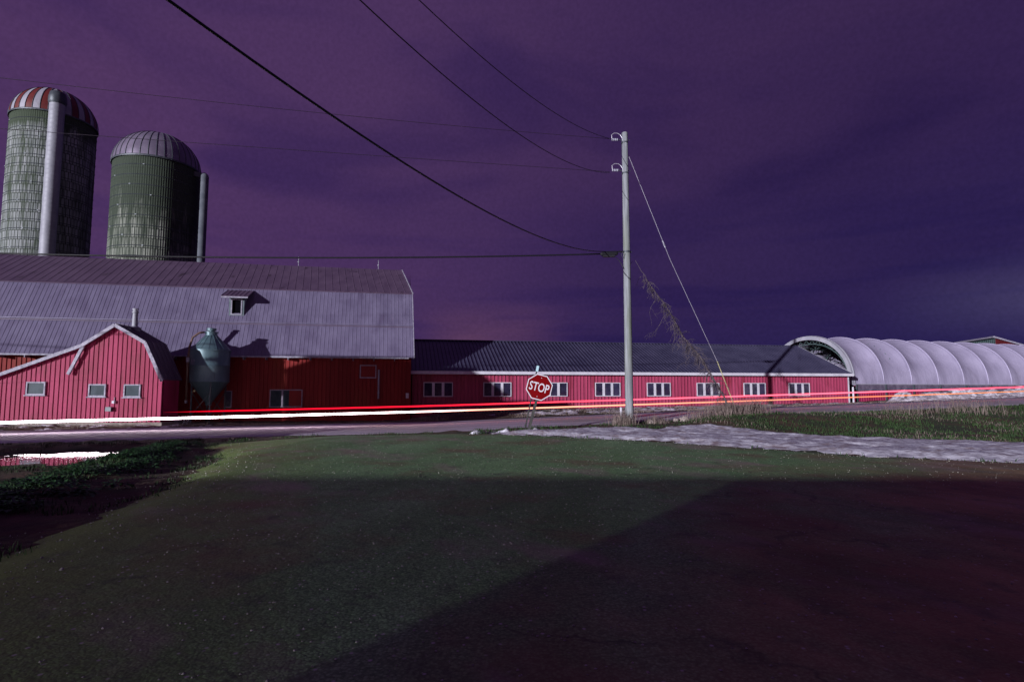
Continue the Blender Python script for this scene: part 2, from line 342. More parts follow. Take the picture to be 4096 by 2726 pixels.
def asphalt_mat(name, c1, c2, tint, stretch, rz, speck, bumpd=.012, moss=False):
    m = bpy.data.materials.new(name); m.use_nodes = True; t = NT(m.node_tree)
    out = t.n('ShaderNodeOutputMaterial'); b = t.n('ShaderNodeBsdfPrincipled'); t.l(b.outputs[0], out.inputs[0]); b.inputs['Roughness'].default_value = .8
    P = t.n('ShaderNodeNewGeometry').outputs['Position']
    def nz(sc, de=5., st=(1, 1, 1), rot=0.):
        mp = t.n('ShaderNodeMapping'); mp.vector_type = 'TEXTURE'; mp.inputs['Scale'].default_value = tuple(1 / q for q in st); mp.inputs['Rotation'].default_value = (0, 0, rot); t.l(P, mp.inputs[0])
        n = t.n('ShaderNodeTexNoise', i_Scale=sc, i_Detail=de, i_Roughness=.6); t.l(mp.outputs[0], n.inputs['Vector']); return n.outputs[0]
    vs_ = t.n('ShaderNodeTexVoronoi', i_Scale=55.); t.l(P, vs_.inputs['Vector']); ss_ = t.n('ShaderNodeSeparateColor'); t.l(vs_.outputs['Color'], ss_.inputs[0])
    g_ = t.math('ADD', t.math('MULTIPLY', ss_.outputs[0], .65), t.math('MULTIPLY', nz(14., 4), .35))
    g_ = t.math('MULTIPLY', g_, t.ramp(vs_.outputs['Distance'], [(.25, 1.), (.75, .45)]))
    col = t.ramp(g_, [(.12, c1), (.75, c2)])
    col = t.mix(t.ramp(nz(.55, 4, stretch, rz), [(.35, 0.), (.68, 1.)]), col, tint, 'MULTIPLY')
    col = t.mix(t.ramp(nz(.22, 4), [(.42, 0.), (.62, .7)]), col, (.75, .8, .62), 'MULTIPLY')
    if moss:  # moss and cracks, plus warm shade and light put into the colour
        sx = t.n('ShaderNodeSeparateXYZ'); t.l(P, sx.inputs[0])
        e_ = t.math('SUBTRACT', t.math('MULTIPLY', nz(1.1, 5), 2.6), t.math('ADD', sx.outputs[0], t.math('MULTIPLY', sx.outputs[1], .30)))
        col = t.mix(t.ramp(t.math('MULTIPLY', e_, .25), [(.30, 0.), (1.0, .85)]), col, (.17, .24, .045))
        warm_shade = t.math('ADD', t.math('ADD', t.math('MULTIPLY', nz(.6, 6), 5.), 2.9), t.math('SUBTRACT', t.math('MULTIPLY', sx.outputs[0], .8), t.math('MULTIPLY', sx.outputs[1], .62)))  # warm-toned shade at the near right, painted into the asphalt colour
        col = t.mix(t.ramp(t.math('MULTIPLY', warm_shade, .1), [(.26, 0.), (.55, .72)]), col, t.mix(t.ramp(nz(1.0, 6, (1, .45, 1), R(30)), [(.36, 0.), (.66, 1.)]), (.12, .040, .016), (.44, .19, .11)), 'MIX')
        cv = t.n('ShaderNodeTexVoronoi', i_Scale=.42); cv.feature = 'DISTANCE_TO_EDGE'; wv = t.n('ShaderNodeTexNoise', i_Scale=1.3, i_Detail=5.); t.l(P, wv.inputs['Vector']); wa = t.n('ShaderNodeVectorMath'); wa.operation = 'MULTIPLY_ADD'; t.l(wv.outputs['Color'], wa.inputs[0]); wa.inputs[1].default_value = (1.3, 1.3, 0); t.l(P, wa.inputs[2]); t.l(wa.outputs[0], cv.inputs['Vector'])
        col = t.mix(t.math('MULTIPLY', t.ramp(cv.outputs['Distance'], [(.004, 1.), (.011, 0.)]), t.ramp(nz(.4, 3), [(.46, 0.), (.58, .5)])), col, (.02, .02, .015))
        col = t.mix(t.ramp(nz(.5, 5), [(.50, 0.), (.68, .75)]), col, (.16, .075, .042))  # brown patches: coloured shade put into the surface colour
        col = t.mix(t.ramp(nz(.7, 5, (1.0, .5, 1), R(35)), [(.54, 0.), (.66, .55)]), col, (.30, .21, .20))  # paler swirls: reflected light painted into the colour
        col = t.mix(t.ramp(nz(3.2, 6), [(.56, 0.), (.72, .6)]), col, (.055, .06, .04))
    vo = t.n('ShaderNodeTexVoronoi', i_Scale=16.); t.l(P, vo.inputs['Vector'])
    sc = t.math('MULTIPLY', t.ramp(vo.outputs['Distance'], [(.12, 1.), (.24, 0.)]), t.ramp(t.n('ShaderNodeSeparateColor').outputs[0], [(0, 0.), (1, 1.)]) if False else 1.0)
    sepc = t.n('ShaderNodeSeparateColor'); t.l(vo.outputs['Color'], sepc.inputs[0])
    sc = t.math('MULTIPLY', sc, t.ramp(sepc.outputs[0], [(.72, 0.), (.85, 1.)]))
    col = t.mix(t.math('MULTIPLY', sc, speck), col, (.46, .44, .42))
    t.l(col, b.inputs['Base Color'])
    bp = t.n('ShaderNodeBump'); bp.inputs['Distance'].default_value = bumpd; t.l(t.math('ADD', t.math('MULTIPLY', vs_.outputs['Distance'], -.25), t.math('MULTIPLY', nz(9., 3), 1.3)), bp.inputs['Height']); t.l(bp.outputs[0], b.inputs['Normal'])
    return m
def snow_mat(name, a, bcol, d):
    m = mat(name, a, bcol, scale=5., rough=.7, detail=7, lo=.35, hi=.62, c3=d, s3=2.2, lo3=.50, hi3=.66, bump=.022, bscale=9.)
    return m
M['ground'] = ground_mat()
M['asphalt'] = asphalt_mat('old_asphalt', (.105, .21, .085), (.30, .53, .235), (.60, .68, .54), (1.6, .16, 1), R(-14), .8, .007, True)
M['road'] = asphalt_mat('worn_road', (.50, .43, .55), (.66, .60, .70), (.45, .40, .45), (.06, 1.6, 1), A_RD, .3, .006)
M['snow'] = snow_mat('old_crusted_snow', (.40, .37, .44), (.78, .77, .86), (.30, .23, .25))
M['snow_dirty'] = snow_mat('dirty_ploughed_snow', (.32, .27, .31), (.72, .68, .76), (.09, .06, .065))
M['water'] = mat('still_puddle_water', (.012, .010, .012), rough=.03, spec=1.0, bump=.0015, bscale=5.)

gx = grow(-34, 46, .3, -700, 700); gy = grow(-4, 46, .3, -120, 900)
sheet('ground', gx, gy, lambda x, y: gz(x, y) + .05 * fbm(x * 1.6, y * 1.6) * (1 if abs(x) < 60 and y < 60 else 0) - (0 if abs(x) < 60 and y < 60 else .15), M['ground'], label=None)
# asphalt side road we stand on, feathered by its crown at the edges
ax = list(np.arange(-11, 26.1, .25)); ay = list(np.arange(-8, 21, .25))
sd = {}
def drive_z(x, y):
    d = poly_sd(x, y, POLY_DRIVE) + .16 * fbm(x * 2.2, y * 2.2, 3.); sd[(x, y)] = d
    return gz(x, y) + .045 * min(1, d / .3) + .025 if d > -.6 else gz(x, y) - .4
keep = [poly_sd(x, y, POLY_DRIVE) > -.5 for y in ay for x in ax]
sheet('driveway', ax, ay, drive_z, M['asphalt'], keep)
# the main road
rv = []; nS = 160; prof = [(-.9, -.10), (-.2, .03), (.3, .05), (3.2, .09), (6.2, .05), (6.7, .03), (7.3, -.10)]
for i in range(nS + 1):
    s = -45 + 105 * i / nS
    for q, dzq in prof:
        x0 = s * U_RD.x + V_RD.x * q; y0 = 19 + .2 * 22.8 + s * U_RD.y + V_RD.y * q
        rv.append((x0, y0, gz(x0, y0) + dzq))
K = len(prof)
mb = MB(); mb.add(rv, [(i * K + k, (i + 1) * K + k, (i + 1) * K + k + 1, i * K + k + 1) for i in range(nS) for k in range(K - 1)])
tag(mb.build('main_road', M['road'], smooth=True), kind='structure')
# puddle
mb = MB(); pp = [(-12.3 + (3.6 + .7 * fbm(k * .7, 1.)) * math.cos(a), 16.7 + (2.9 + .5 * fbm(k * .5, 5.)) * math.sin(a), -.432) for k, a in ((k, 2 * math.pi * k / 40) for k in range(40))]
mb.add(pp, [tuple(range(40))]); tag(mb.build('puddle', M['water']), kind='structure')

# snow: thickness fields, each its own sheet lying on the turf
POLY_SNOW = [(-.9, 20.0), (.2, 20.9), (1.7, 21.2), (3.2, 22.0), (4.3, 21.6), (5.2, 20.8), (6.2, 22.2), (7.4, 21.6), (8.4, 20.4), (9.6, 18.8), (10.6, 17.9), (13, 16.5), (14.6, 15.2), (19, 12.6), (17, 8.4), (12.2, 10.7), (10.5, 11.9), (8, 13.0), (5, 15.8), (1.6, 18.4), (.4, 19.1)]
def snow_sheet(name, x0, x1, y0, y1, st, tfun, m):
    xs = list(np.arange(x0, x1, st)); ys = list(np.arange(y0, y1, st)); T = {}
    for y in ys:
        for x in xs: T[(x, y)] = tfun(x, y)
    keep = [T[(x, y)] > -.06 for y in ys for x in xs]
    return sheet(name, xs, ys, lambda x, y: gz(x, y) + .018 * fbm(x * 1.6, y * 1.6) + max(T[(x, y)], -.1) - .012, m, keep)
def t_right(x, y):
    d = poly_sd(x, y, POLY_SNOW); f = fbm(x * 2.4, y * 2.4, 2.)
    return min(.10, .14 * d) + .018 * f - .10 * max(0, fbm(x * .75, y * 1.1, 29.) - .12) + .03 * fbm(x * .8, y * .8, 9.) + .012 * fbm(x * 9, y * 9, 4.) + .02
snow_sheet('snow', -1.6, 19.6, 8, 22.6, .09, t_right, M['snow'])
def t_barn(x, y):
    wd = wdist(x, y); return .13 * math.exp(-((wd - 9.2) / .9) ** 2) + .08 * math.exp(-((wd - 11.2) / .8) ** 2) - .08 + .13 * fbm(x * 1.3, y * 1.6, 4.) - .12 * (1 - sstep(-2, 2, x))
snow_sheet('snow_strip', -3, 27, 30.5, 43.2, .14, t_barn, M['snow_dirty'])
def t_bank(x, y):
    wd = wdist(x, y); return .95 * math.exp(-((wd - 10.6) / 1.35) ** 2) * (.8 + .5 * fbm(x * .9, y * .9, 6.)) - .10 + .16 * fbm(x * 1.9, y * 1.9, 1.) - .5 * (1 - sstep(26.2, 27.6, x))
snow_sheet('snow_bank', 25.5, 62, 36, 56, .17, t_bank, M['snow_dirty'])
def t_left(x, y):
    wd = wdist(x, y); return -.10 + .24 * fbm(x * 1.2, y * 2.4, 8.) + .05 * math.exp(-((y - 29) / .5) ** 2)
snow_sheet('snow_patches', -31, -15, 25.5, 29.8, .1, t_left, M['snow_dirty'])
def t_sign(x, y):
    return -.06 + .22 * fbm(x * 1.9, y * 1.9, 12.) + .08 * math.exp(-((y - 20.6) / .35) ** 2) - .2 * (1 - sstep(-1.8, -1.2, x)) - .3 * sstep(1., 1.6, x) - .2 * sstep(21, 21.5, y)
snow_sheet('snow_lumps', -2.2, 1.8, 19.4, 21.8, .06, t_sign, M['snow'])

# ------------------------------------------------------------------ buildings
def along(px, x0, y0, a=A_RD):
    """distance along a wall line (through x0,y0, direction a) seen at picture column px"""
    k = (px - 512) / F; ta = math.tan(a)
    Y = (y0 - ta * x0) / (1 - ta * k); return (k * Y - x0) / math.cos(a)
def wall_ribs(mb, x0, x1, y, zf0, zf1, pitch, wd, ht, m=0):
    n = int((x1 - x0) / pitch)
    for i in range(n + 1):
        x = x0 + (x1 - x0) * i / n; a, b = zf0(x), zf1(x)
        if b - a < .05: continue
        x += random.uniform(-.008, .008)
        mb.add([(x - wd / 2, y, a), (x + wd / 2, y, a), (x + wd / 4, y - ht, a), (x - wd / 4, y - ht, a), (x - wd / 2, y, b), (x + wd / 2, y, b), (x + wd / 4, y - ht, b), (x - wd / 4, y - ht, b)],
               [(1, 5, 6, 2), (2, 6, 7, 3), (3, 7, 4, 0), (0, 1, 2, 3), (7, 6, 5, 4)], m)
def window(parent, x0, x1, z0, z1, y, bars=(), fw=.06, frame=None, pane=None, depth=.07, sill=False, name='window'):
    """one window on a wall whose face is at local y: frame + panes"""
    mb = MB(); d = depth
    mb.box(x0, x1, y - d, y, z1 - fw, z1); mb.box(x0, x1, y - d, y, z0, z0 + fw)
    mb.box(x0, x0 + fw, y - d, y, z0 + fw, z1 - fw); mb.box(x1 - fw, x1, y - d, y, z0 + fw, z1 - fw)
    for bx, bw in bars: mb.box(bx - bw / 2, bx + bw / 2, y - d + .004, y, z0 + fw, z1 - fw)
    fr = mb.build(name, frame or M['frame'], parent)
    ed = [x0 + fw] + [b for b, _ in bars] + [x1 - fw]
    for a, b in zip(ed, ed[1:]):
        ha = next((w2 / 2 for q, w2 in bars if q == a), 0); hb = next((w2 / 2 for q, w2 in bars if q == b), 0)
        p = MB(); p.box(a + ha, b - hb, y - .03, y - .012, z0 + fw, z1 - fw)
        p.build('pane', pane or random.choice((M['glass'], M['glass'], M['glass_b'], M['glass_c'])), fr)
    if sill:
        p = MB(); p.box(x0 - .06, x1 + .06, y - d - .05, y, z0 - .05, z0); p.build('sill', frame or M['frame'], fr)
    return fr

# ---- big gambrel barn
BX, BY, BZ = -6.4, 36.0, -.42
barn = empty('barn', (BX, BY, BZ), A_RD, 'big red barn with long grey gambrel roof, behind the feed bin', 'barn')
BL = -40.0
mb = MB(); mb.box(BL, 0, 0, .2, -.3, 4.45); mb.box(BL, 0, 12.9, 13.1, -.3, 4.45)
pg = [(0, -.3), (13.1, -.3), (13.1, 4.4), (11.0, 8.1), (6.55, 10.6), (2.1, 8.1), (0, 4.4)]
for xx, m_ in ((-.01, 0), (BL + .01, 0)):
    n = len(pg); mb.add([(xx, y, z) for y, z in pg] + [(xx - .15, y, z) for y, z in pg], [tuple(range(n)), tuple(range(n, 2 * n))[::-1]], 0)
wall_ribs(mb, BL + .1, -.06, 0, lambda x: -.3, lambda x: 4.1, .24, .06, .035)
mb.box(-.13, .02, -.04, .02, -.3, 4.0)
mb.build('wall', M['red_old'], barn)
eR, kR, rR = .18, .07, -.62
mb = MB()
pitchA = .235
mb.ribs((BL, -.42, 3.90), (eR, -.42, 3.90), (kR, 2.1, 8.36), (BL, 2.1, 8.36), pitchA, .045, .014, .07)
mb.box(BL, .12, .72, .76, 6.02, 6.06, M=None)
mb.build('lower_roof', M['roof_old'], barn)
mb = MB(); mb.ribs((BL, 2.02, 8.35), (kR + .05, 2.02, 8.35), (rR, 6.6, 10.87), (BL, 6.6, 10.87), .47, .04, .014, .07)
mb.build('upper_roof', M['roof_up'], barn)
mb = MB()
mb.add([(BL, 6.6, 10.87), (rR, 6.6, 10.87), (kR, 11.1, 8.36), (BL, 11.1, 8.36)], [(0, 1, 2, 3)]); mb.add([(BL, 11.1, 8.36), (kR, 11.1, 8.36), (eR, 13.6, 3.9), (BL, 13.6, 3.9)], [(0, 1, 2, 3)])
mb.build('rear_roof', M['roof_old'], barn)
# horizontal lap seam and the gable edge strip
mb = MB(); mb.bar((BL, .70, 5.93), (.1, .70, 5.93), .05, .05); mb.build('roof_seam', M['roof_up'], barn)
mb = MB(); mb.bar((eR + .02, -.42, 3.88), (kR + .02, 2.1, 8.34), .05, .14); mb.bar((kR + .05, 2.02, 8.33), (rR + .02, 6.6, 10.85), .05, .14); mb.build('gable_trim', M['trim'], barn)
mb = MB(); mb.bar((BL, -.46, 3.86), (eR - .3, -.46, 3.86), .10, .09)
for i in range(28): x = -1.0 - i * 1.25; mb.box(x - .02, x + .02, -.50, -.02, 3.68, 3.83)
mb.build('gutter', M['trim'], barn)
for px in (298.6, 393.7):
    x = along(px, BX, BY) - 1.3; mb = MB(); mb.tube([(x, 6.6, 10.85), (x, 6.6, 11.55)], .018, 6); mb.lathe([(.0, 11.1), (.06, 11.14), (.06, 11.2), (0, 11.24)], 8, c=(x, 6.6), cap=False); mb.build('lightning_rod', M['pale_metal'], barn)
# dormer hatch
xa, xb = along(233.8, BX, BY + 1.5), along(248.8, BX, BY + 1.5)
dm = MB(); yf = 1.02
dm.box(xa, xa + .13, yf, 2.3, 6.45, 7.58); dm.box(xb - .13, xb, yf, 2.3, 6.45, 7.58); dm.box(xa + .13, xb - .13, yf, 2.3, 7.45, 7.58); dm.box(xa + .13, xb - .13, yf, 2.0, 6.45, 6.55)
dorm = dm.build('dormer', M['wood_teal'], barn)
dm = MB(); dm.box(xa + .13, xb - .13, yf + .10, yf + .14, 6.55, 7.45); dm.build('opening', M['black'], dorm)
dm = MB(); fx0, fx1 = xa + .11, xb - .11
dm.box(fx0, fx0 + .07, yf - .03, yf, 6.5, 7.5); dm.box(fx1 - .07, fx1, yf - .03, yf, 6.5, 7.5); dm.box(fx0 + .07, fx1 - .07, yf - .03, yf, 7.42, 7.5); dm.box(fx0 + .07, fx1 - .07, yf - .03, yf, 6.5, 6.57); dm.build('hatch_frame', M['trim'], dorm)
dm = MB(); dm.ribs((xa - .36, .62, 7.62), (xb + .3, .62, 7.62), (xb + .3, 2.25, 8.3), (xa - .36, 2.25, 8.3), .235, .04, .02, .06); dm.build('dormer_roof', M['roof_up'], dorm)
dm = MB(); dm.bar((xa - .36, .60, 7.54), (xb + .3, .60, 7.54), .04, .09); dm.build('dormer_fascia', M['trim'], dorm)
# barn windows, boarded hatch, downpipe, meter box
xa, xb = along(271, BX, BY), along(303.5, BX, BY)
win = window(barn, xa, xb, .86, 1.92, -.03, bars=((xa + .72, .10), (xa + 1.28, .08)), fw=.055, frame=M['frame'], pane=M['glass_blue'], depth=.06)
pb = MB(); pb.box(xb - .75, xb - .055, -.105, -.06, .915, 1.865)
pb.build('board', M['red_old'], win)
xa, xb = along(226, BX, BY), along(233.5, BX, BY)
window(barn, xa, xb, .85, 1.85, -.03, fw=.05, depth=.06)
xa, xb = along(360, BX, BY), along(376.5, BX, BY)
mb = MB()
for q in ((xa, xb, 2.62, 2.68), (xa, xb, 3.38, 3.44), (xa, xa + .06, 2.68, 3.38), (xb - .06, xb, 2.68, 3.38)): mb.box(q[0], q[1], -.09, -.02, q[2], q[3])
hf = mb.build('hatch_frame', M['frame'], barn)
mb = MB(); mb.box(xa + .06, xb - .06, -.05, -.03, 2.68, 3.38)
for i in range(5): mb.box(xa + .06, xb - .06, -.056, -.05, 2.74 + i * .13, 2.75 + i * .13)
mb.build('hatch_board', M['red_old'], hf)
x = along(379, BX, BY); mb = MB(); mb.tube([(x, -.10, 1.35), (x, -.10, 3.15)], .055, 10); mb.lathe([(.075, 1.70), (.075, 1.76)], 10, c=(x, -.10)); mb.build('vent_pipe', M['pale_metal'], barn)
x = along(409.6, BX, BY) - .12; mb = MB(); mb.box(x - .09, x + .09, -.14, -.02, 1.38, 1.68); mb.box(x - .1, x + .1, -.16, -.14, 1.6, 1.7); mb.build('meter_box', M['insul'], barn)

# ---- long low red barn with eight triple windows
LX, LY, LZ = -6.5, 37.2, 0.0
A_L = math.atan2(43.7 - 37.3, 25.65 + 6.47)
long_b = empty('long_shed', (LX, LY, LZ), A_L, 'long low red shed with dark ribbed roof and eight white triple windows', 'barn')
LL = math.hypot(32.12, 6.4) + .05
mb = MB(); mb.box(0, LL, 0, .18, -.3, 2.62); mb.box(0, LL, 11.1, 11.28, -.3, 2.62)
gp = [(0, -.3), (11.28, -.3), (11.28, 2.62), (5.64, 5.1), (0, 2.62)]
for xx in (LL, .15):
    n = len(gp); mb.add([(xx, y, z) for y, z in gp] + [(xx - .12, y, z) for y, z in gp], [tuple(range(n)), tuple(range(n, 2 * n))[::-1]])
wall_ribs(mb, .12, LL - .12, 0, lambda x: -.3, lambda x: 2.6, .25, .07, .05)
M['red_faded'] = mat('faded_red_ribbed_siding', (.29, .038, .088), (.37, .057, .122), scale=.8, stretch=(1, 1, .25), rough=.5, spec=.3, c3=(.22, .028, .052), s3=1.2)
mb.build('wall', M['red_faded'], long_b)
mb = MB(); zE, zR = 2.66, 5.22
mb.ribs((-.3, -.38, zE), (LL + .1, -.38, zE), (LL + .1, 5.64, zR), (-.3, 5.64, zR), .27, .07, .06, .06)
mb.add([(-.3, 5.64, zR), (LL + .1, 5.64, zR), (LL + .1, 11.6, zE), (-.3, 11.6, zE)], [(0, 1, 2, 3)])
mb.bar((-.3, 5.64, zR + .03), (LL + .12, 5.64, zR + .03), .3, .05)
mb.build('roof', M['roof_dark'], long_b)
mb = MB(); mb.box(-.3, LL + .12, -.44, -.385, 2.50, 2.70); mb.bar((LL + .13, -.42, 2.63), (LL + .13, 5.64, zR - .03), .04, .14); mb.build('fascia', M['white'], long_b)
mb = MB(); mb.box(LL - .14, LL + .03, -.045, .0, -.3, 2.5); mb.box(LL + .0, LL + .035, -.0, .12, -.3, 2.5); mb.build('corner_trim', M['white'], long_b)
for a, b in ((975, 1042), (1112, 1176), (1242.5, 1304.5), (1368, 1425.5), (1486.5, 1540.5), (1600.5, 1652), (1708, 1758), (1811, 1859)):
    k = 1024 / 2356; xa, xb = along(a * k, LX, LY, A_L), along(b * k, LX, LY, A_L); t = (xb - xa)
    window(long_b, xa, xb, 1.03, 1.98, -.03, bars=((xa + t * .335, .17), (xa + t * .665, .17)), fw=.05, frame=M['white'], depth=.07)

# ---- small red barn with a lean-to, in front of the big one
SX, SY, SZ = -18.33, 30.0, -.20
A_S = math.atan(.05)
small = empty('milk_house', (SX * .973, SY * .973, 1.5 + (SZ - 1.5) * .973), A_S, 'small pink-lit red barn with lean-to roof and three small square windows', 'barn')
small.scale = (.973, .973, .973)
prof_r = [(.10, 2.22), (-.86, 4.22), (-2.45, 5.14), (-4.05, 4.06), (-9.4, 2.02)]      # roof line right to left
def roof_z(x): return plin(x, sorted(prof_r))
def dback(x): return 1.75
mb = MB()
poly = [(0, 0)] + [(x, z - .06) for x, z in prof_r if x < 0] + [(-9.3, 2.0), (-9.3, 0)]
poly[1:1] = [(0, 2.36)]
n = len(poly); mb.add([(x, 0, z) for x, z in poly] + [(x, .15, z) for x, z in poly], [tuple(range(n)), tuple(range(n, 2 * n))[::-1]])
mb.box(-.12, 0, .15, 1.62, 0, 2.3); mb.add([(x, 1.62, z) for x, z in poly], [tuple(range(n))])
wall_ribs(mb, -9.28, -.04, 0, lambda x: 0, lambda x: roof_z(x) - .1, .235, .06, .04)
mb.build('wall', M['red'], small)
mb = MB(); mb.box(-9.3, .03, .02, 1.66, -.4, 0.); mb.build('foundation', M['concrete'], small)
mb = MB()
for (xa, za), (xb, zb) in zip(prof_r, prof_r[1:]):
    ya, yb = dback(xa), dback(xb)
    A, B, C, D = (xa, -.22, za), (xb, -.22, zb), (xb, yb, zb), (xa, yb, za)
    nrm = (Vector(B) - Vector(A)).cross(Vector(D) - Vector(A)).normalized()
    if nrm.z < 0: nrm = -nrm
    lo_ = [tuple(Vector(q) - nrm * .07) for q in (A, B, C, D)]
    mb.add([A, B, C, D] + lo_, [(3, 2, 1, 0), (4, 5, 6, 7), (0, 1, 5, 4), (1, 2, 6, 5), (2, 3, 7, 6), (3, 0, 4, 7)])
    for i in range(9):
        y = -.1 + i * .4
        if y > min(ya, yb) - .1: break
        mb.bar(tuple(Vector((xa, y, za)) + nrm * .01), tuple(Vector((xb, y, zb)) + nrm * .01), .05, .03, up=Vector((0, 1, 0)))
mb.build('roof', M['roof_up'], small)
mb = MB()
for (xa, za), (xb, zb) in zip(prof_r, prof_r[1:]):
    mb.bar((xa, -.26, za - .08), (xb, -.26, zb - .08), .07, .17, up=Vector((0, 1, 0)).cross(Vector((xb - xa, 0, zb - za))).normalized())
mb.bar((-4.0, -.20, 3.98), (-4.68, -.20, 2.48), .10, .15, up=Vector((0, 1, 0)).cross(Vector((-.68, 0, -1.5))).normalized())
mb.box(-4.5, -4.0, -.1, -.02, 2.5, 2.52) if False else None
mb.build('roof_trim', M['trim'], small)
mb = MB(); mb.box(-9.1, -9.02, -.05, 0, .3, 1.9); mb.build('corner_trim', M['white'], small)
for a, b, z0, z1 in ((29, 48, 1.42, 2.10), (91, 108.2, 1.33, 1.98), (126, 142.8, 1.30, 1.97)):
    window(small, along(a, SX, SY, A_S), along(b, SX, SY, A_S), z0, z1, -.025, fw=.065, frame=M['trim'], pane=M['glass_blue'], depth=.08, sill=True)
x = along(133.5, SX, SY + 1.0, A_S); mb = MB()
mb.lathe([(.26, 4.6), (.26, 4.98), (.34, 5.02), (.14, 5.14), (.125, 5.85), (.16, 5.87), (.16, 5.93), (.125, 5.95), (.125, 6.02), (.15, 6.03), (.15, 6.1), (.0, 6.12)], 14, c=(x, 1.0)); mb.build('chimney', M['pale_metal'], small, auto=40)
x = along(117, SX, SY, A_S); mb = MB(); mb.box(x - .06, x + .06, -.16, -.02, .98, 1.12); mb.tube([(x, -.05, 1.12), (x, -.05, 1.3)], .015, 6); mb.build('outlet_box', M['insul'], small)
x = along(113, SX, SY, A_S); mb = MB(); mb.box(x - .14, x + .14, -.2, -.02, .58, .80); mb.build('meter_box', M['bin_dark'], small)

# ---- silos
def silo(cx, cy, z0, r, zE, rise, mwall, stripes, label, seed):
    root = empty('silo', (cx, cy, z0), 0, label, 'silo', 'farm silos behind the barn')
    h = zE - z0; n = 240; mb = MB(); rows = [0, h]
    nh = int(h / .8); zs = [h * i / nh for i in range(nh + 1)]
    vs = [((r + (.02 if k % 2 else 0)) * math.cos(2 * math.pi * k / n), (r + (.02 if k % 2 else 0)) * math.sin(2 * math.pi * k / n), z) for z in zs for k in range(n)]
    mb.add(vs, [(i * n + k, i * n + (k + 1) % n, (i + 1) * n + (k + 1) % n, (i + 1) * n + k) for i in range(len(zs) - 1) for k in range(n)])
    o = mb.build('wall', mwall, root); me = o.data
    uv = me.uv_layers.new(name='UVMap')
    for p in me.polygons:
        for li in p.loop_indices:
            v = me.vertices[me.loops[li].vertex_index].co; a = math.atan2(v.y, v.x)
            if a < -3.10 and p.center.y > 0: a += 2 * math.pi
            uv.data[li].uv = (a * r + seed, v.z)
    for i in range(1, nh):
        hb = MB(); 
    hb = MB()
    for i in range(1, nh):
        z = h * i / nh; m_ = 64; pts = []
        vs = []
        for k in range(m_):
            a = 2 * math.pi * k / m_
            for dr, dz_ in ((.012, -.018), (.035, 0), (.012, .018)): vs.append(((r + dr * 1.3) * math.cos(a), (r + dr * 1.3) * math.sin(a), z + dz_ * 1.8))
        hb.add(vs, [(k * 3 + j, ((k + 1) % m_) * 3 + j, ((k + 1) % m_) * 3 + j + 1, k * 3 + j + 1) for k in range(m_) for j in range(2)])
        a = 3.9 + 1.3 * ((i * .618) % 1); hb.box(r * math.cos(a) - .07, r * math.cos(a) + .07, r * math.sin(a) - .05, r * math.sin(a) + .05, z - .035, z + .035)
    hb.build('hoops', M['bin_dark'], root)
    G = 36; sub = 3; nn = G * sub; db = MB(); prof = [(math.cos(t * math.pi / 2 * 0.985 / 12) * (r + .10), math.sin(t * math.pi / 2 / 12) * rise) for t in range(13)]
    vs = [(pr * math.cos(2 * math.pi * k / nn), pr * math.sin(2 * math.pi * k / nn), h - .05 + pz) for pr, pz in prof for k in range(nn)]
    for i in range(12):
        for k in range(nn):
            db.add([vs[i * nn + k], vs[i * nn + (k + 1) % nn], vs[(i + 1) * nn + (k + 1) % nn], vs[(i + 1) * nn + k]], [(0, 1, 2, 3)], (k // sub) % 2 if stripes else 0)
    dome = db.build('dome', [M['dome_white'], M['dome_red']] if stripes else [M['dome_grey']], root, smooth=False)
    bm = bmesh.new(); bm.from_mesh(dome.data); bmesh.ops.remove_doubles(bm, verts=bm.verts, dist=.001)
    for f in bm.faces: f.smooth = True
    bm.to_mesh(dome.data); bm.free()
    sb = MB()
    for g_ in range(G):
        a = 2 * math.pi * g_ / G
        sb.tube([((pr + .012) * math.cos(a), (pr + .012) * math.sin(a), h - .05 + pz) for pr, pz in prof], .03, 5)
    sb.lathe([(r + .13, h - .14), (r + .15, h - .05), (r + .13, h + .0)], 72, cap=False)
    sb.build('dome_seams', M['bin_dark'], dome)
    return root, h, r
s1, h1, r1 = silo(-41.75, 50.2, -.3, 3.12, 25.6, 3.1, M['silo_a'], True, 'taller silo with red and white striped dome and white chute', 1.)
s2, h2, r2 = silo(-29.85, 46.6, -.3, 3.12, 20.0, 2.95, M['silo_b'], False, 'shorter mossy silo with plain grey ribbed dome', 40.)
a = math.atan2(-50.2, 41.75) + .02; cxx, cyy = (r1 + .52) * math.cos(a), (r1 + .52) * math.sin(a)
mb = MB(); pr = []
for i in range(int((h1 + .6) / .4)): z = i * .4; pr += [(.56, z), (.56, z + .36), (.565, z + .38)]
mb.lathe(pr, 24, c=(cxx, cyy)); ch = mb.build('chute', M['pale_metal'], s1, auto=40)
mb = MB(); zt = pr[-1][1]
mb.lathe([(.58, zt - .05), (.66, zt + .12), (.66, zt + .55), (.58, zt + .95), (.52, zt + 1.0)], 20, c=(cxx, cyy)); mb.bar((cxx, cyy, zt + .6), (cxx - cxx / r1 * 1.5, cyy - cyy / r1 * 1.5, zt + .95), 1.0, .8); mb.build('hood', M['bin_dark'], ch, auto=40)
mb = MB(); 
for z_, hh in ((14.6, 1.6), (12.4, 2.3)): mb.box(cxx - .12, cxx + .16, cyy - .60, cyy - .45, z_, z_ + hh)
a = .03; cxx, cyy = (r2 + .80) * math.cos(a), (r2 + .80) * math.sin(a)
mb = MB(); pr = []
for i in range(int((h2 - .4) / .4)): z = i * .4; pr += [(.34, z), (.34, z + .38)]
zt = pr[-1][1]; pr += [(.35, zt), (.28, zt + .25), (.1, zt + .4)]
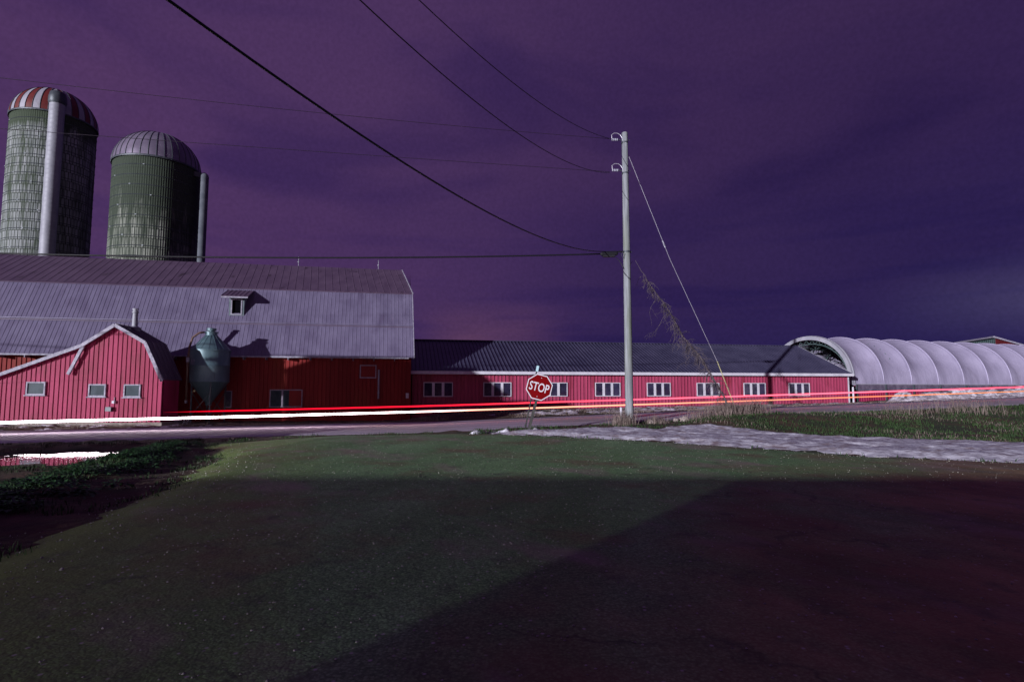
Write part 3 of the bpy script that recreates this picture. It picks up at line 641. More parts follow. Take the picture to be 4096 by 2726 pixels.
mb.lathe(pr, 20, c=(cxx, cyy)); mb.bar((cxx, cyy, zt + .1), (cxx - 1.0, cyy, zt + .35), .4, .4); mb.build('chute', mat('weathered_dull_chute', (.075, .085, .11), (.12, .13, .16), scale=2, rough=.8), s2, auto=40)

# ---- feed bin
FX, FY, FZ = -16.95, 32.0, 1.5 - 1.88 * 1.0142
fb = empty('feed_bin', (FX, FY, FZ), 0, 'blue-green steel feed bin on legs with cone top, beside the small barn', 'feed bin')
rb = 1.0; fb.scale = (1.01, 1.01, 1.0142)
mb = MB(); mb.lathe([(rb, 2.28), (rb + .012, 2.3), (rb, 2.34), (rb, 3.15), (rb + .015, 3.18), (rb, 3.21), (rb, 3.98), (rb + .04, 4.0), (rb + .04, 4.05)], 48, cap=False); mb.build('body', M['bin'], fb, auto=30)
mb = MB(); mb.lathe([(rb + .05, 3.98), (rb + .05, 4.02), (.30, 4.86), (.30, 5.02), (.34, 5.02), (.34, 5.07), (.16, 5.07)], 40, cap=False)
for k in range(16):
    a_ = 2 * math.pi * k / 16; mb.bar(((rb + .04) * math.cos(a_), (rb + .04) * math.sin(a_), 4.03), (.31 * math.cos(a_), .31 * math.sin(a_), 4.86), .03, .02)
cone = mb.build('cone_roof', M['bin'], fb, auto=30)
mb = MB(); mb.lathe([(.0, 5.05), (.13, 5.05), (.13, 5.12), (.24, 5.13), (.25, 5.26), (.0, 5.30)], 24, cap=False); mb.build('lid', M['bin'], cone, auto=30)
mb = MB(); mb.lathe([(rb - .01, 2.30), (.16, 1.15), (.16, 1.02), (.0, 1.02)], 40, cap=False); hop = mb.build('hopper', M['bin'], fb, auto=30)
mb = MB(); mb.box(-.44, -.36, -.74, -.715, 1.75, 1.86); mb.build('sticker', M['yellow'], hop)
for a_ in (R(-58), R(-122), R(58), R(122)):
    mb = MB(); mb.bar(((rb - .04) * math.cos(a_), (rb - .04) * math.sin(a_), 0), ((rb - .04) * math.cos(a_), (rb - .04) * math.sin(a_), 2.5), .07, .05); mb.build('leg', M['bin_dark'], fb)
mb = MB()
L = [((rb - .04) * math.cos(R(q)), (rb - .04) * math.sin(R(q))) for q in (-58, -122, 122, 58)]
for (x0_, y0_), (x1_, y1_) in ((L[0], L[1]), (L[1], L[2]), (L[2], L[3]), (L[3], L[0])): mb.bar((x0_, y0_, 1.75), (x1_, y1_, .45), .03, .03)
mb.build('brace', M['bin_dark'], fb)
mb = MB(); mb.tube([(-.22, -.30, 5.02), (-.45, -.42, 4.98), (-.72, -.55, 4.72), (-.82, -.66, 4.2), (-.84, -.72, 3.4), (-.84, -.72, 1.2)], .055, 8); fp = mb.build('fill_pipe', M['pipe_brown'], fb, smooth=True)
mb = MB(); mb.tube([(-.84, -.72, 3.35), (-.84, -.72, 3.62)], .085, 8); mb.build('pipe_coupling', M['trim'], fp)
mb = MB(); mb.tube([(-.84, -.72, 1.14), (-.84, -.72, 1.3)], .07, 8); mb.build('pipe_coupling', M['trim'], fp)
mb = MB()
for x_ in (.45, .75): mb.bar((x_, -rb + .1, 2.4), (x_ - .35, -.25, 4.8), .02, .02)
mb.build('ladder_rail', M['bin_dark'], fb)
mb = MB(); mb.bar((-1.05, .25, 0), (-1.12, .15, 4.0), .06, .06); mb.build('side_post', M['post'], fb)
def text_mesh(txt, size, name, m, parent, bold=0., xs=1., depth=.004):
    cu = bpy.data.curves.new(name, 'FONT'); cu.body = txt; cu.size = size; cu.align_x = 'CENTER'; cu.align_y = 'CENTER'; cu.offset = bold; cu.extrude = depth; cu.resolution_u = 6
    tmp = bpy.data.objects.new(name, cu); COL.objects.link(tmp)
    bpy.context.view_layer.update()
    me = bpy.data.meshes.new_from_object(tmp.evaluated_get(bpy.context.evaluated_depsgraph_get()))
    bpy.data.objects.remove(tmp); me.materials.clear(); me.materials.append(m); me.name = name
    for v in me.vertices: v.co.x *= xs
    o = bpy.data.objects.new(name, me); COL.objects.link(o); o.parent = parent; return o
for txt, sz, zc in (('JLD', .20, 3.42), ('SYSTEMS', .06, 3.27)):
    if txt != 'JLD': continue
    o = text_mesh(txt, sz, 'lettering', M['frame'], fb, .004, 1.2)
    for v in o.data.vertices:
        a_ = R(-118) + v.co.x / rb; x_, z_, d_ = v.co.x, v.co.y, v.co.z
        v.co = ((rb + .012 + d_) * math.cos(a_), (rb + .012 + d_) * math.sin(a_), zc + z_)
mb = MB()
for i, (zc, l_) in enumerate(((3.29, .14), (3.25, .12))):
    vs = []
    for k in range(7):
        a_ = R(-118) + (-l_ + 2 * l_ * k / 6) / rb; vs += [((rb + .008) * math.cos(a_), (rb + .008) * math.sin(a_), zc - .008), ((rb + .008) * math.cos(a_), (rb + .008) * math.sin(a_), zc + .008)]
    mb.add(vs, [(2 * k, 2 * k + 2, 2 * k + 3, 2 * k + 1) for k in range(6)])
mb.build('lettering_lines', M['frame'], fb)

# ---- fabric covered arch building
QX, QY, QZ = 27.0, 45.0, .55
A_Q = math.atan(.36)
qs = empty('fabric_shelter', (QX, QY, QZ), A_Q, 'white fabric-covered arch shelter right of the long red shed', 'shelter')
HW, HZ, ZB, BAY, NB = 4.3, 4.15, 1.35, 3.2, 11
def qarc(t): 
    a = math.pi * t; return HW - HW * math.cos(a), ZB + HZ * math.sin(a) ** .86
mb = MB(); na, per = 48, 14; vs = []
for i in range(NB * per + 1):
    f = (i % per) / per; sag = 1 - .095 * (4 * f * (1 - f))
    for k in range(na + 1):
        t = k / na; y, z = qarc(t); edge = min(1, 6 * min(t, 1 - t))
        s_ = 1 - (1 - sag) * edge
        wr = .05 * math.exp(-(min(t, 1 - t) / .10) ** 2) * noise.noise(Vector((i * .35, 0, t * 5)))
        vs.append((i / per * BAY, HW + (y - HW) * s_ + wr, ZB + (z - ZB) * s_))
W_ = na + 1
mb.add(vs, [(i * W_ + k, (i + 1) * W_ + k, (i + 1) * W_ + k + 1, i * W_ + k + 1) for i in range(NB * per) for k in range(na)])
cov = mb.build('cover', M['fabric'], qs, smooth=True)
for i in range(NB + 1):
    mb = MB(); mb.tube([(i * BAY, *[q * 1 for q in qarc(k / 36)]) for k in range(37)], .05, 6); mb.build('arch', M['fabric'] if i else M['pale_metal'], qs, smooth=True)
mb = MB()
pts = [qarc(k / 40) for k in range(41)]
for (y0_, z0_), (y1_, z1_) in zip(pts, pts[1:]):
    mb.add([(-.25, y0_, z0_), (.1, y0_, z0_ + .03), (.1, y1_, z1_ + .03), (-.25, y1_, z1_), (-.25, HW + (y0_ - HW) * .935, ZB + (z0_ - ZB) * .925), (-.25, HW + (y1_ - HW) * .935, ZB + (z1_ - ZB) * .925)], [(0, 1, 2, 3), (0, 3, 5, 4)])
mb.build('end_band', M['dome_white'], qs)
mb = MB()
for xx in (.15, 2.6, 5.2):
    inn = [(HW + (y - HW) * .86, ZB + (z - ZB) * .84) for y, z in pts]
    mb.tube([(xx, *q) for q in inn], .04, 6)
    for k in range(0, 40, 2):
        mb.tube([(xx, *inn[k]), (xx, HW + (pts[k + 1][0] - HW) * .93, ZB + (pts[k + 1][1] - ZB) * .92)], .022, 5); mb.tube([(xx, HW + (pts[k + 1][0] - HW) * .93, ZB + (pts[k + 1][1] - ZB) * .92), (xx, *inn[min(40, k + 2)])], .022, 5)
for k in (8, 14, 20, 26, 32): mb.tube([(.1, *inn[k]), (10, *inn[k])], .03, 5)
for k in (8, 14, 20): mb.tube([(.15, *inn[k]), (2.6, *inn[k + 6])], .02, 5); mb.tube([(2.6, *inn[k]), (.15, *inn[k + 6])], .02, 5)
mb.build('trusses', M['teal_dark'], qs)
LQ = NB * BAY
mb = MB(); vs = []
for i in range(int(LQ / .13) + 1):
    x = i * .13; f = (x % BAY) / BAY; d = -.02 - .05 * abs(math.sin(f * math.pi * 5 + noise.noise(Vector((x, 3, 0))) * 2)) * (.6 + .4 * noise.noise(Vector((x * .5, 0, 0))))
    vs += [(x, -.06, ZB + .02), (x, -.06 + d, ZB - .25), (x, -.04 + d * .6, ZB - .55 - .06 * math.sin(f * math.pi))]
mb.add(vs, [(3 * i + j, 3 * i + 3 + j, 3 * i + 4 + j, 3 * i + 1 + j) for i in range(len(vs) // 3 - 1) for j in range(2)])
mb.build('side_curtain', M['curtain'], qs, smooth=True)
mb = MB(); mb.box(0, LQ, 0, .12, -.4, ZB - .5); wall_ribs(mb, .1, LQ - .1, 0, lambda x: -.4, lambda x: ZB - .52, .26, .07, .03); mb.box(0, LQ, 2 * HW - .1, 2 * HW, -.4, ZB); mb.build('knee_wall', M['red'], qs)
mb = MB(); mb.bar((0, -.06, ZB + .02), (LQ, -.06, ZB + .02), .05, .06); mb.build('hem_pipe', M['dome_white'], qs)
for i in range(NB + 1): mb = MB(); mb.box(i * BAY - .05, i * BAY + .05, -.2, -.08, -.4, ZB); mb.build('post', M['bin_dark'], qs)
# white marker post at the end of the shelter
p = un(895 / 2356 * 2356 * 0 + 853, 399, 43.4)
mb = MB(); mb.tube([(0, 0, -.2), (0, 0, 1.15)], .07, 10); mb.lathe([(.07, 1.15), (.05, 1.2), (0, 1.21)], 10, cap=False)
mb_o = mb.build('bollard', M['white'], None, loc=(un(853.5, 399, 43.6).x, 43.6, gz(un(853.5, 399, 43.6).x, 43.6))); tag(mb_o, 'short white post between the long shed and the fabric shelter', 'post')

# ---- tall dark shed far behind the shelter
Apt, Bpt, Cpt = un(995, 336, 75), un(925, 342, 95), un(1080, 362, 77)
bk = empty('rear_shed', (Apt.x, Apt.y, .9), 0, 'dark red single-slope shed rising behind the fabric shelter', 'shed')
A0 = Vector((0, 0, 0)); ah = Apt.z - .9; b0 = Vector((Bpt.x - Apt.x, Bpt.y - Apt.y, 0)); c0 = Vector((Cpt.x - Apt.x, Cpt.y - Apt.y, 0)); chh = Cpt.z - .9
d0 = b0 + c0
mb = MB()
def quad_wall(P, Q, hp, hq):
    mb.add([P - Vector((0, 0, 1.2)), Q - Vector((0, 0, 1.2)), Q + Vector((0, 0, hq)), P + Vector((0, 0, hp))], [(0, 1, 2, 3)])
    n_ = int((Q - P).length / .45); nr = Vector((Q.y - P.y, P.x - Q.x, 0)).normalized()
    for i in range(n_ + 1):
        t = i / n_; p_ = P.lerp(Q, t) + nr * .03; mb.bar(p_ - Vector((0, 0, 1.2)), p_ + Vector((0, 0, hp + (hq - hp) * t)), .06, .08)
quad_wall(A0, c0, ah - .1, chh - .1)
quad_wall(c0, d0, chh - .1, chh - .1); quad_wall(d0, b0, chh - .1, ah - .1)
M['red_deep'] = mat('dull_dark_red_siding', (.07, .008, .012), (.11, .012, .018), scale=1, rough=.7, spec=.2)
mb.build('wall', M['red_deep'], bk)
mb = MB(); quad_wall(b0, A0, ah - .1, ah - .1); mb.build('tall_wall', M['teal_dark'], bk)  # this side's shade is painted in as dark teal
mb = MB(); e = Vector((-.4, -.3, 0)); q4 = [A0 + e + Vector((0, 0, ah)), c0 + Vector((.5, -.3, chh)), d0 + Vector((.5, .3, chh)), b0 + Vector((-.4, .3, ah))]
mb.add(q4 + [q - Vector((0, 0, .16)) for q in q4], [(0, 1, 2, 3), (7, 6, 5, 4), (0, 4, 5, 1), (1, 5, 6, 2), (2, 6, 7, 3), (3, 7, 4, 0)]); mb.build('roof', M['roof_dark'], bk)
mb = MB(); mb.bar(q4[0] + Vector((0, -.03, -.08)), q4[1] + Vector((0, -.03, -.08)), .05, .22); mb.bar(q4[3] + Vector((-.03, 0, -.08)), q4[0] + Vector((-.03, 0, -.08)), .05, .22); mb.build('roof_trim', M['trim'], bk)

# ---- made up and added behind the photographer, unseen: board fence (open boards, then close boards) and a shed; they shade the road and the barn wall
fence = empty('added_shade_fence', (0, -8.25, 0), 0, 'made-up tall board fence, unseen behind the viewpoint, added to shade the road', 'fence')
FH = 2.92
mb = MB(); x = -18.6
while x < -9.6: mb.box(x, x + .034, -.008, .008, .05, FH); x += .055
mb.box(-18.6, -9.56, .009, .04, FH - .05, FH); mb.box(-18.6, -9.56, .009, .04, .15, .20)
mb.build('added_open_boards', M['added_fence_wood'], fence)
mb = MB(); x = -9.55
while x < 16: mb.box(x, x + .14, -.02, .02, -.1, FH); x += .139 if False else .1405
mb.box(-9.55, 16, .022, .05, -.1, FH - .005)
mb.build('added_close_boards', M['added_fence_wood'], fence)
for i in range(10): mb = MB(); xx = -9.5 + i * 2.75; mb.box(xx - .02, xx + .02, -.10, -.04, -.4, FH - .1); mb.build('post', M['added_fence_wood'], fence)
ms = empty('added_shade_shed', (-27, 11, -.4), 0, 'made-up plain shed, unseen left of the viewpoint, added to shade the barn wall', 'shed')
mb = MB(); mb.box(-2.6, 3.9, -2.5, 2.5, -.3, 6.3); mb.add([(-2.6, -2.5, 6.3), (3.9, -2.5, 6.3), (3.9, 2.5, 6.3), (-2.6, 2.5, 6.3), (-2.6, 0, 7.6), (3.9, 0, 7.6)], [(0, 1, 5, 4), (2, 3, 4, 5), (0, 4, 3), (1, 2, 5)])
mb.build('wall', M['red_old'], ms)  # wall of the added, unseen shade shed
mb = MB(); mb.box(3.9, 9.5, -1.5, 1.5, -.3, 5.0); mb.add([(3.9, -1.5, 5.0), (9.5, -1.5, 5.0), (9.5, 1.5, 5.0), (3.9, 1.5, 5.0), (3.9, 0, 5.6), (9.5, 0, 5.6)], [(0, 1, 5, 4), (2, 3, 4, 5), (0, 4, 3), (1, 2, 5)]); mb.build('added_lean_to', M['red_old'], ms)
mb = MB(); mb.bar((-2.8, -1.4, 6.98), (4.1, -1.4, 6.98), 3.2, .08, up=Vector((0, -.46, .89))); mb.bar((-2.8, 1.4, 6.98), (4.1, 1.4, 6.98), 3.2, .08, up=Vector((0, .46, .89))); mb.build('roof', M['roof_old'], ms)  # roof of the added, unseen shade shed

# ------------------------------------------------------------------ utility pole, wires, guys
PX, PY = 4.77, 23.3; PZ = gz(PX, PY)
pole = empty('utility_pole', (PX, PY, PZ), 0, 'tall weathered wooden utility pole beside the road', 'utility pole')
HP = 12.32 - PZ
mb = MB(); mb.lathe([(.172, -.4), (.168, .5), (.15, HP * .5), (.125, HP - .02), (.11, HP)], 20); mb.build('shaft', M['pole'], pole, auto=40)
for z in (HP - .33, HP - 1.66):
    mb = MB(); mb.tube([(-.12, 0, z), (-.42, -.02, z + .02)], .022, 6); mb.lathe([(.135, z - .14), (.14, z - .14), (.14, z - .08), (.135, z - .08)], 16, cap=False); mb.tube([(-.10, -.02, z - .12), (-.16, -.06, z - .16), (-.14, -.10, z - .12)], .02, 5); mb.tube([(.1, 0, z), (.22, 0, z)], .018, 6)
    br = mb.build('bracket', M['bin_dark'], pole)
    mb = MB()
    for q in range(4):
        xx = -.30 - q * .07; mb.tube([(xx, -.02, z + .02), (xx - .012, -.02, z + .02), (xx - .03, -.02, z + .02), (xx - .05, -.02, z + .02)], [.028, .055, .055, .028], 10)
    mb.build('insulator', M['insul'], br)
    mb = MB(); mb.tube([(-.55, -.03, z + .06), (-.56, -.03, z + .22), (-.45, -.03, z + .30), (-.30, -.03, z + .29), (-.2, -.03, z + .22), (-.12, -.05, z + .08), (-.11, -.06, z - .05)], .014, 6); mb.build('jumper_wire', M['guy'], br)
zc = 7.2 - PZ
mb = MB(); mb.lathe([(.155, zc - .05), (.158, zc - .05), (.158, zc + .03), (.155, zc + .03)], 16, cap=False); mb.tube([(-.15, 0, zc), (-.45, -.02, zc - .02)], .03, 6); mb.tube([(-.15, -.1, zc), (-.26, -.12, zc - .16), (-.17, -.14, zc - .32), (-.1, -.14, zc - .1)], .012, 5); mb.tube([(.14, 0, zc), (.2, 0, zc - .02)], .03, 6); mb.build('clamp', M['bin_dark'], pole)

def span(name, a, b, sag, r, m, label, group=None, t1=1.0, n=60):
    a, b = Vector(a), Vector(b); root = a
    pts = []
    for i in range(n + 1):
        t = t1 * i / n; p = a.lerp(b, t); p.z -= sag * 4 * t * (1 - t); pts.append(p - root)
    mb = MB(); mb.tube(pts, r, 6)
    return tag(mb.build(name, m, None, loc=root, smooth=True), label, 'wire', group)
CABLE_A = ((-11.5, -14, 9.75), 3.0); CABLE_B = ((-11.5, -14, 12.0), 4.0); CABLE_C = ((-13.0, -14, 13.5), 4.0)
FAR = 'overhead wires on the utility pole'
span('overhead_cable', (3.85, 23.2, 7.19), CABLE_A[0], CABLE_A[1], .017, M['cable'], 'thick black cable climbing from mid-pole to the top left', FAR)
span('overhead_wire', (4.10, 23.2, 10.54), CABLE_B[0], CABLE_B[1], .011, M['wire'], 'wire rising steeply to the upper left from the lower insulator', FAR)
span('overhead_wire', (4.20, 23.2, 12.0), CABLE_C[0], CABLE_C[1], .011, M['wire'], 'wire rising steeply to the upper left from the top insulator', FAR)
span('overhead_wire', (4.16, 23.25, 12.03), (-28.5, 14, 11.5), .3, .009, M['wire'], 'thin wire running left over both silos from the pole top', FAR)
span('overhead_wire', (4.10, 23.25, 10.6), (-31, 14, 9.5), .05, .009, M['wire'], 'thin wire running left across the shorter silo dome from the lower insulator', FAR)
span('overhead_cable', (3.75, 23.25, 7.10), (-47, 14, 7.0), .9, .032, M['cable'], 'thick black cable running level to the left along the barn ridge', FAR)
sc_ = empty('splice_case', (4.02, 23.2, 7.08), 0, 'black cable splice case hanging next to the pole', 'splice case')
mb = MB(); mb.tube([(-.36, 0, 0), (-.30, 0, 0), (.30, 0, .02), (.36, 0, .02)], [.04, .09, .09, .04], 10); mb.box(-.26, .22, -.06, .06, -.13, -.02); mb.build('case', M['cable'], sc_)
mb = MB(); mb.tube([(.2, 0, -.1), (.35, 0, -.2), (.48, 0, -.38), (.60, 0, -.62)], .014, 5); mb.tube([(-.45, 0, .1), (0, 0, .11), (.6, 0, .12)], .014, 5); mb.build('drop_loop', M['cable'], sc_)

ANC = (9.35, 24.4); az_ = gz(*ANC)
gw = empty('guy_wire', (PX, PY, PZ), 0, 'thin pale guy wire with yellow guard, from the pole top down right', 'guy wire')
top = Vector((.13, 0, HP - .95)); bot = Vector((ANC[0] - PX, ANC[1] - PY, az_ - PZ - .05)); topg = un(1650 / 2356 * 1024, 830 / 2356 * 1024, 24.3) - Vector((PX, PY, PZ))
bot = un(1692 / 2356 * 1024, 938 / 2356 * 1024, 24.4) - Vector((PX, PY, PZ)); bot2 = bot + (bot - topg).normalized() * .5
mid = top.lerp(topg, .5) + Vector((-.12, 0, -.05))
mb = MB(); mb.tube([top, mid, topg, bot2], .0085, 6); mb.build('strand', M['guy'], gw)
mb = MB(); mb.tube([topg, bot2], .019, 8); mb.build('guard', M['yellow'], gw)
mb = MB(); q = top.lerp(mid, .82); mb.tube([q, q + (mid - top).normalized() * .3], .03, 6); mb.build('strain_insulator', M['insul'], gw)

# dead vine hanging on the lower guy
rnd = random.Random(11)
k = 1024 / 2356
vg = [un(x * k, y * k, 23.6 + .7 * i / 6) for i, (x, y) in enumerate(((1462, 600), (1497, 655), (1530, 700), (1570, 770), (1612, 822), (1650, 885), (1684, 950)))]
vine = empty('dead_vine', (vg[-1].x, vg[-1].y, gz(vg[-1].x, vg[-1].y)), 0, 'leafless dead vine clinging to the lower guy wire', 'vine'); vo = vine.location
def twig(mb, p, d, ln, r, depth=0, droop=.3):
    pts = [Vector(p)]; d = Vector(d).normalized(); n_ = 6
    for i in range(n_):
        d = (d + Vector((rnd.uniform(-.35, .35), rnd.uniform(-.35, .35), rnd.uniform(-.3, .3) - droop))).normalized(); pts.append(pts[-1] + d * ln / n_)
        if depth < 2 and rnd.random() < .42: twig(mb, pts[-1], (rnd.uniform(-1, 1), rnd.uniform(-1, 1), rnd.uniform(-.8, .8)), ln * .5, r * .7, depth + 1, droop)
    mb.tube(pts, [r * (1 - .7 * i / n_) for i in range(n_ + 1)], 4, cap=False)
mb = MB()
for s_ in range(3):
    pts = []
    for i in range(len(vg) - 1):
        for q in range(5): pts.append(vg[i].lerp(vg[i + 1], q / 5) - vo + Vector((rnd.uniform(-.04, .04), rnd.uniform(-.04, .04), rnd.uniform(-.04, .04))))
    pts = pts[6 * s_:]
    mb.tube(pts, [.009 + .022 * i / len(pts) for i in range(len(pts))], 5)
mb.build('stem', M['twig'], vine)
mb = MB()
for i in range(170):
    t = rnd.random() ** .75; f = t * 5.2 + .5; j = int(f); j = min(j, 5); p = vg[j].lerp(vg[j + 1], f - j) - vo
    big = .55 if t > .25 else .4
    twig(mb, p, (rnd.uniform(-1, .7), rnd.uniform(-1, 1), rnd.uniform(-.9, .5)), big * rnd.uniform(.4, 1.3), .0105, 0 if rnd.random() < .7 else 1)
for x, y, l in ((1455, 600, .5), (1475, 635, .55), (1510, 690, 1.2), (1535, 720, 1.1), (1560, 760, 1.0), (1590, 800, .8)):
    p = un(x * k, y * k, 23.9) - vo; twig(mb, p, (-.7, 0, -.5), l, .008, 0, .35)
mb.build('twigs', M['twig'], vine)

# ------------------------------------------------------------------ stop sign
GX, GY = .58, 20.7; GZ = gz(GX, GY)
ss = empty('stop_sign', (GX, GY, GZ), 0, 'red octagonal stop sign leaning right on two old posts', 'sign')
T15 = Matrix.Rotation(R(14.8), 4, 'Y')
def oct_(mb, r_, y0, y1, m=0):
    vs = [(r_ * math.cos(R(22.5 + 45 * i)), y, r_ * math.sin(R(22.5 + 45 * i))) for y in (y0, y1) for i in range(8)]
    mb.add(vs, [tuple(range(8)), tuple(range(8, 16))[::-1]] + [(i, i + 8, (i + 1) % 8 + 8, (i + 1) % 8) for i in range(8)], m)
oc = T15 @ Vector((0, -.075, 1.66)) + Vector((-.02, 0, 0))
mb = MB(); oct_(mb, .493, .0, .004, 0); plate = mb.build('plate', M['sign_white'], ss); plate.location = oc; plate.rotation_euler = (0, R(14.3), 0)
mb = MB(); oct_(mb, .458, -.004, -.001, 0); face = mb.build('face', M['sign_red'], plate)
lt = text_mesh('STOP', .40, 'lettering', M['sign_white'], plate, .004, .80, .002)
xs_ = [v.co.x for v in lt.data.vertices]; ys_ = [v.co.y for v in lt.data.vertices]
sx_ = .72 / (max(xs_) - min(xs_)); sy_ = .315 / (max(ys_) - min(ys_)); cx_ = (max(xs_) + min(xs_)) / 2; cy_ = (max(ys_) + min(ys_)) / 2
for v in lt.data.vertices: v.co = ((v.co.x - cx_) * sx_, -.007 - v.co.z * .0 - (0.002 if v.co.z > 0 else 0), (v.co.y - cy_) * sy_)
mb = MB()
for z in (.34, -.34): mb = MB(); mb.tube([(0, -.004, z), (0, -.012, z)], .014, 8); mb.build('bolt', M['sign_white'], plate)
mb = MB(); mb.box(-.05, .05, -.06, .03, -.3, 2.05, M=T15); mb.build('post', M['post'], ss)
T11 = Matrix.Translation((-.13, -.02, 0)) @ Matrix.Rotation(R(11.6), 4, 'Y')
mb = MB(); mb.box(-.025, .025, .04, .08, -.3, 2.24, M=T11); mb.box(-.012, .012, .035, .04, -.3, 2.24, M=T11); mb.build('post', M['post'], ss)
mb = MB(); mb.box(-.04, .05, .02, .04, 2.22, 2.43, M=T11); mb.build('reflector', M['reflector'], ss)

# ------------------------------------------------------------------ passing lights along the road (each a luminous streak at lamp height)
def lane(px, py, wd=3.5):
    kx = (px - 512) / F; Y = (19 + .2 * 22.8 + wd / .98) / (1 - .2 * kx); return un(px, py, Y)
def streak(name, pix, r, m, label):
    pts = [lane(*q) for q in pix]
    d0 = (pts[0] - pts[1]).normalized(); d1 = (pts[-1] - pts[-2]).normalized()
    full = []
    for a_, b_ in zip(pts, pts[1:]):
        full += [a_.lerp(b_, i / 12) for i in range(12)]
    full.append(pts[-1])
    for _ in range(6):
        full = [full[0]] + [(full[i - 1] + full[i] * 2 + full[i + 1]) / 4 for i in range(1, len(full) - 1)] + [full[-1]]
    rs = [r[0] + (r[1] - r[0]) * min(1, max(0, (p.x + 22) / 55)) for p in full]
    if r[2]: rs = [q * sstep(0, 5, i) + .002 for i, q in enumerate(rs)]
    o = full[0].copy(); mb = MB(); mb.tube([p - o for p in full], rs, 8)
    return tag(mb.build(name, m, None, loc=o, smooth=True), label, 'light', 'streaks of passing lights along the road')
M['lamp_white'] = emit('white_lamp_light', [(0, (1, .90, 1)), (.34, (1, .80, .84)), (.44, (1, .36, .24)), (.75, (1, .27, .15)), (1, (1, .30, .05))], -26, 30, [(0, 30.), (.30, 18.), (.43, 2.6), (1, 1.2)])
M['lamp_red'] = emit('red_lamp_light', [(0, (1, .0, .02)), (.30, (1, .01, .03)), (.5, (1, .08, .13)), (.75, (1, .11, .17)), (1, (1, .06, .11))], -16, 30, [(0, .5), (.2, 2.), (.5, 3.4), (1, 3.0)])
streak('light_streak', [(-160, 426), (0, 422), (220, 416.6), (437, 410.7), (730, 401), (1024, 390.8), (1200, 384)], (.047, .020, 0), M['lamp_white'], 'lower light streak, white at left turning orange to the right')
streak('light_streak', [(163, 411.8), (300, 408.6), (437, 405.2), (730, 396), (1024, 386.5), (1200, 380)], (.027, .034, 1), M['lamp_red'], 'upper red light streak above the white one')

# ------------------------------------------------------------------ vegetation and small ground things
def blades(name, pts, hfun, wfun, m, seed, lean=.5, kind=None, loc=None, segs=2):
    g = np.random.default_rng(seed); n = len(pts); P = np.array(pts, float)
    h = np.array([hfun(*p[:2]) for p in pts]) * g.uniform(.5, 1.25, n); wd = np.full(n, wfun) * g.uniform(.7, 1.3, n)
    an = g.uniform(0, 2 * np.pi, n); la = g.uniform(0, 2 * np.pi, n); lm = g.uniform(.1, 1, n) * lean * h
    ux, uy = np.cos(an) * wd / 2, np.sin(an) * wd / 2
    V = np.zeros((n, 5, 3)); 
    V[:, 0] = P + np.stack([-ux, -uy, np.full(n, -.02)], 1); V[:, 1] = P + np.stack([ux, uy, np.full(n, -.02)], 1)
    md = np.stack([np.cos(la) * lm * .35, np.sin(la) * lm * .35, h * .6], 1)
    V[:, 2] = P + md + np.stack([ux * .7, uy * .7, ux * 0], 1); V[:, 3] = P + md + np.stack([-ux * .7, -uy * .7, ux * 0], 1)
    V[:, 4] = P + np.stack([np.cos(la) * lm, np.sin(la) * lm, h], 1)
    b = np.arange(n)[:, None] * 5
    Q = (b + np.array([[0, 1, 2, 3]])); T = (b + np.array([[3, 2, 4]]))
    me = bpy.data.meshes.new(name); me.from_pydata(V.reshape(-1, 3).tolist(), [], Q.tolist() + T.tolist()); me.materials.append(m); me.update()
    o = bpy.data.objects.new(name, me); COL.objects.link(o)
    if kind: o['kind'] = kind
    return o
rnd = random.Random(5)
pts = []
def gtop(x, y): return gz(x, y) + .05 * fbm(x * 1.6, y * 1.6)
while len(pts) < 42000:
    x = rnd.uniform(-1.5, 34); y = rnd.uniform(9, 29)
    wd = wdist(x, y)
    if wd > -.5 or poly_sd(x, y, POLY_DRIVE) > -.12: continue
    ds = poly_sd(x, y, POLY_SNOW)
    if ds > -.05 and rnd.random() > .025: continue
    if fbm(x * .5, y * .5, 3.) < -.08 and rnd.random() < .85: continue
    pts.append((x, y, gtop(x, y)))
tag(blades('grass', pts, lambda x, y: .07 + .12 * max(0, fbm(x * .7, y * .7, 5.)), .022, M['grass'], 1, .8, 'stuff'), 'short winter grass on the verge right of the snow')
pts = []
while len(pts) < 3800:
    x = rnd.uniform(7, 34); y = rnd.uniform(15, 29); wd = wdist(x, y)
    if wd > -.6 or poly_sd(x, y, POLY_SNOW) > -.1 or fbm(x * .35, y * .35, 15.) < .20 - .2 * sstep(-4, -1.5, wd) * (1 - sstep(14, 20, x) * .5): continue
    pts.append((x, y, gtop(x, y)))
tag(blades('dry_grass', pts, lambda x, y: .10 + .13 * max(0, fbm(x * .9, y * .9, 5.)), .012, M['dry'], 2, 1.1, 'stuff'), 'thin straw-coloured dead grass among the green verge')
pts = []
while len(pts) < 26000:
    x = rnd.uniform(-20, -3); y = rnd.uniform(2.2, 22)
    if wdist(x, y) > -.9 or poly_sd(x, y, POLY_DRIVE) > .12: continue
    bx = plin(y, [(0, -6.2), (7.5, -6.9), (18, -10.6), (22, -12)])
    inp = ((x + 12.3) / 3.1) ** 2 + ((y - 17.0) / 2.2) ** 2 < 1
    d = abs(x - bx); f = fbm(x * .9, y * .9, 2.)
    if inp and rnd.random() < .9: continue
    if f < .02 and d > .9: continue
    if bx + .5 < x and f < .16 and rnd.random() < .9: continue
    pts.append((x, y, gtop(x, y)))
tag(blades('grass', pts, lambda x, y: .07 + .06 * max(0, fbm(x * .7, y * .7, 5.)), .014, M['grass'], 3, .9, 'stuff'), 'thin grass in the muddy ditch left of the side road')
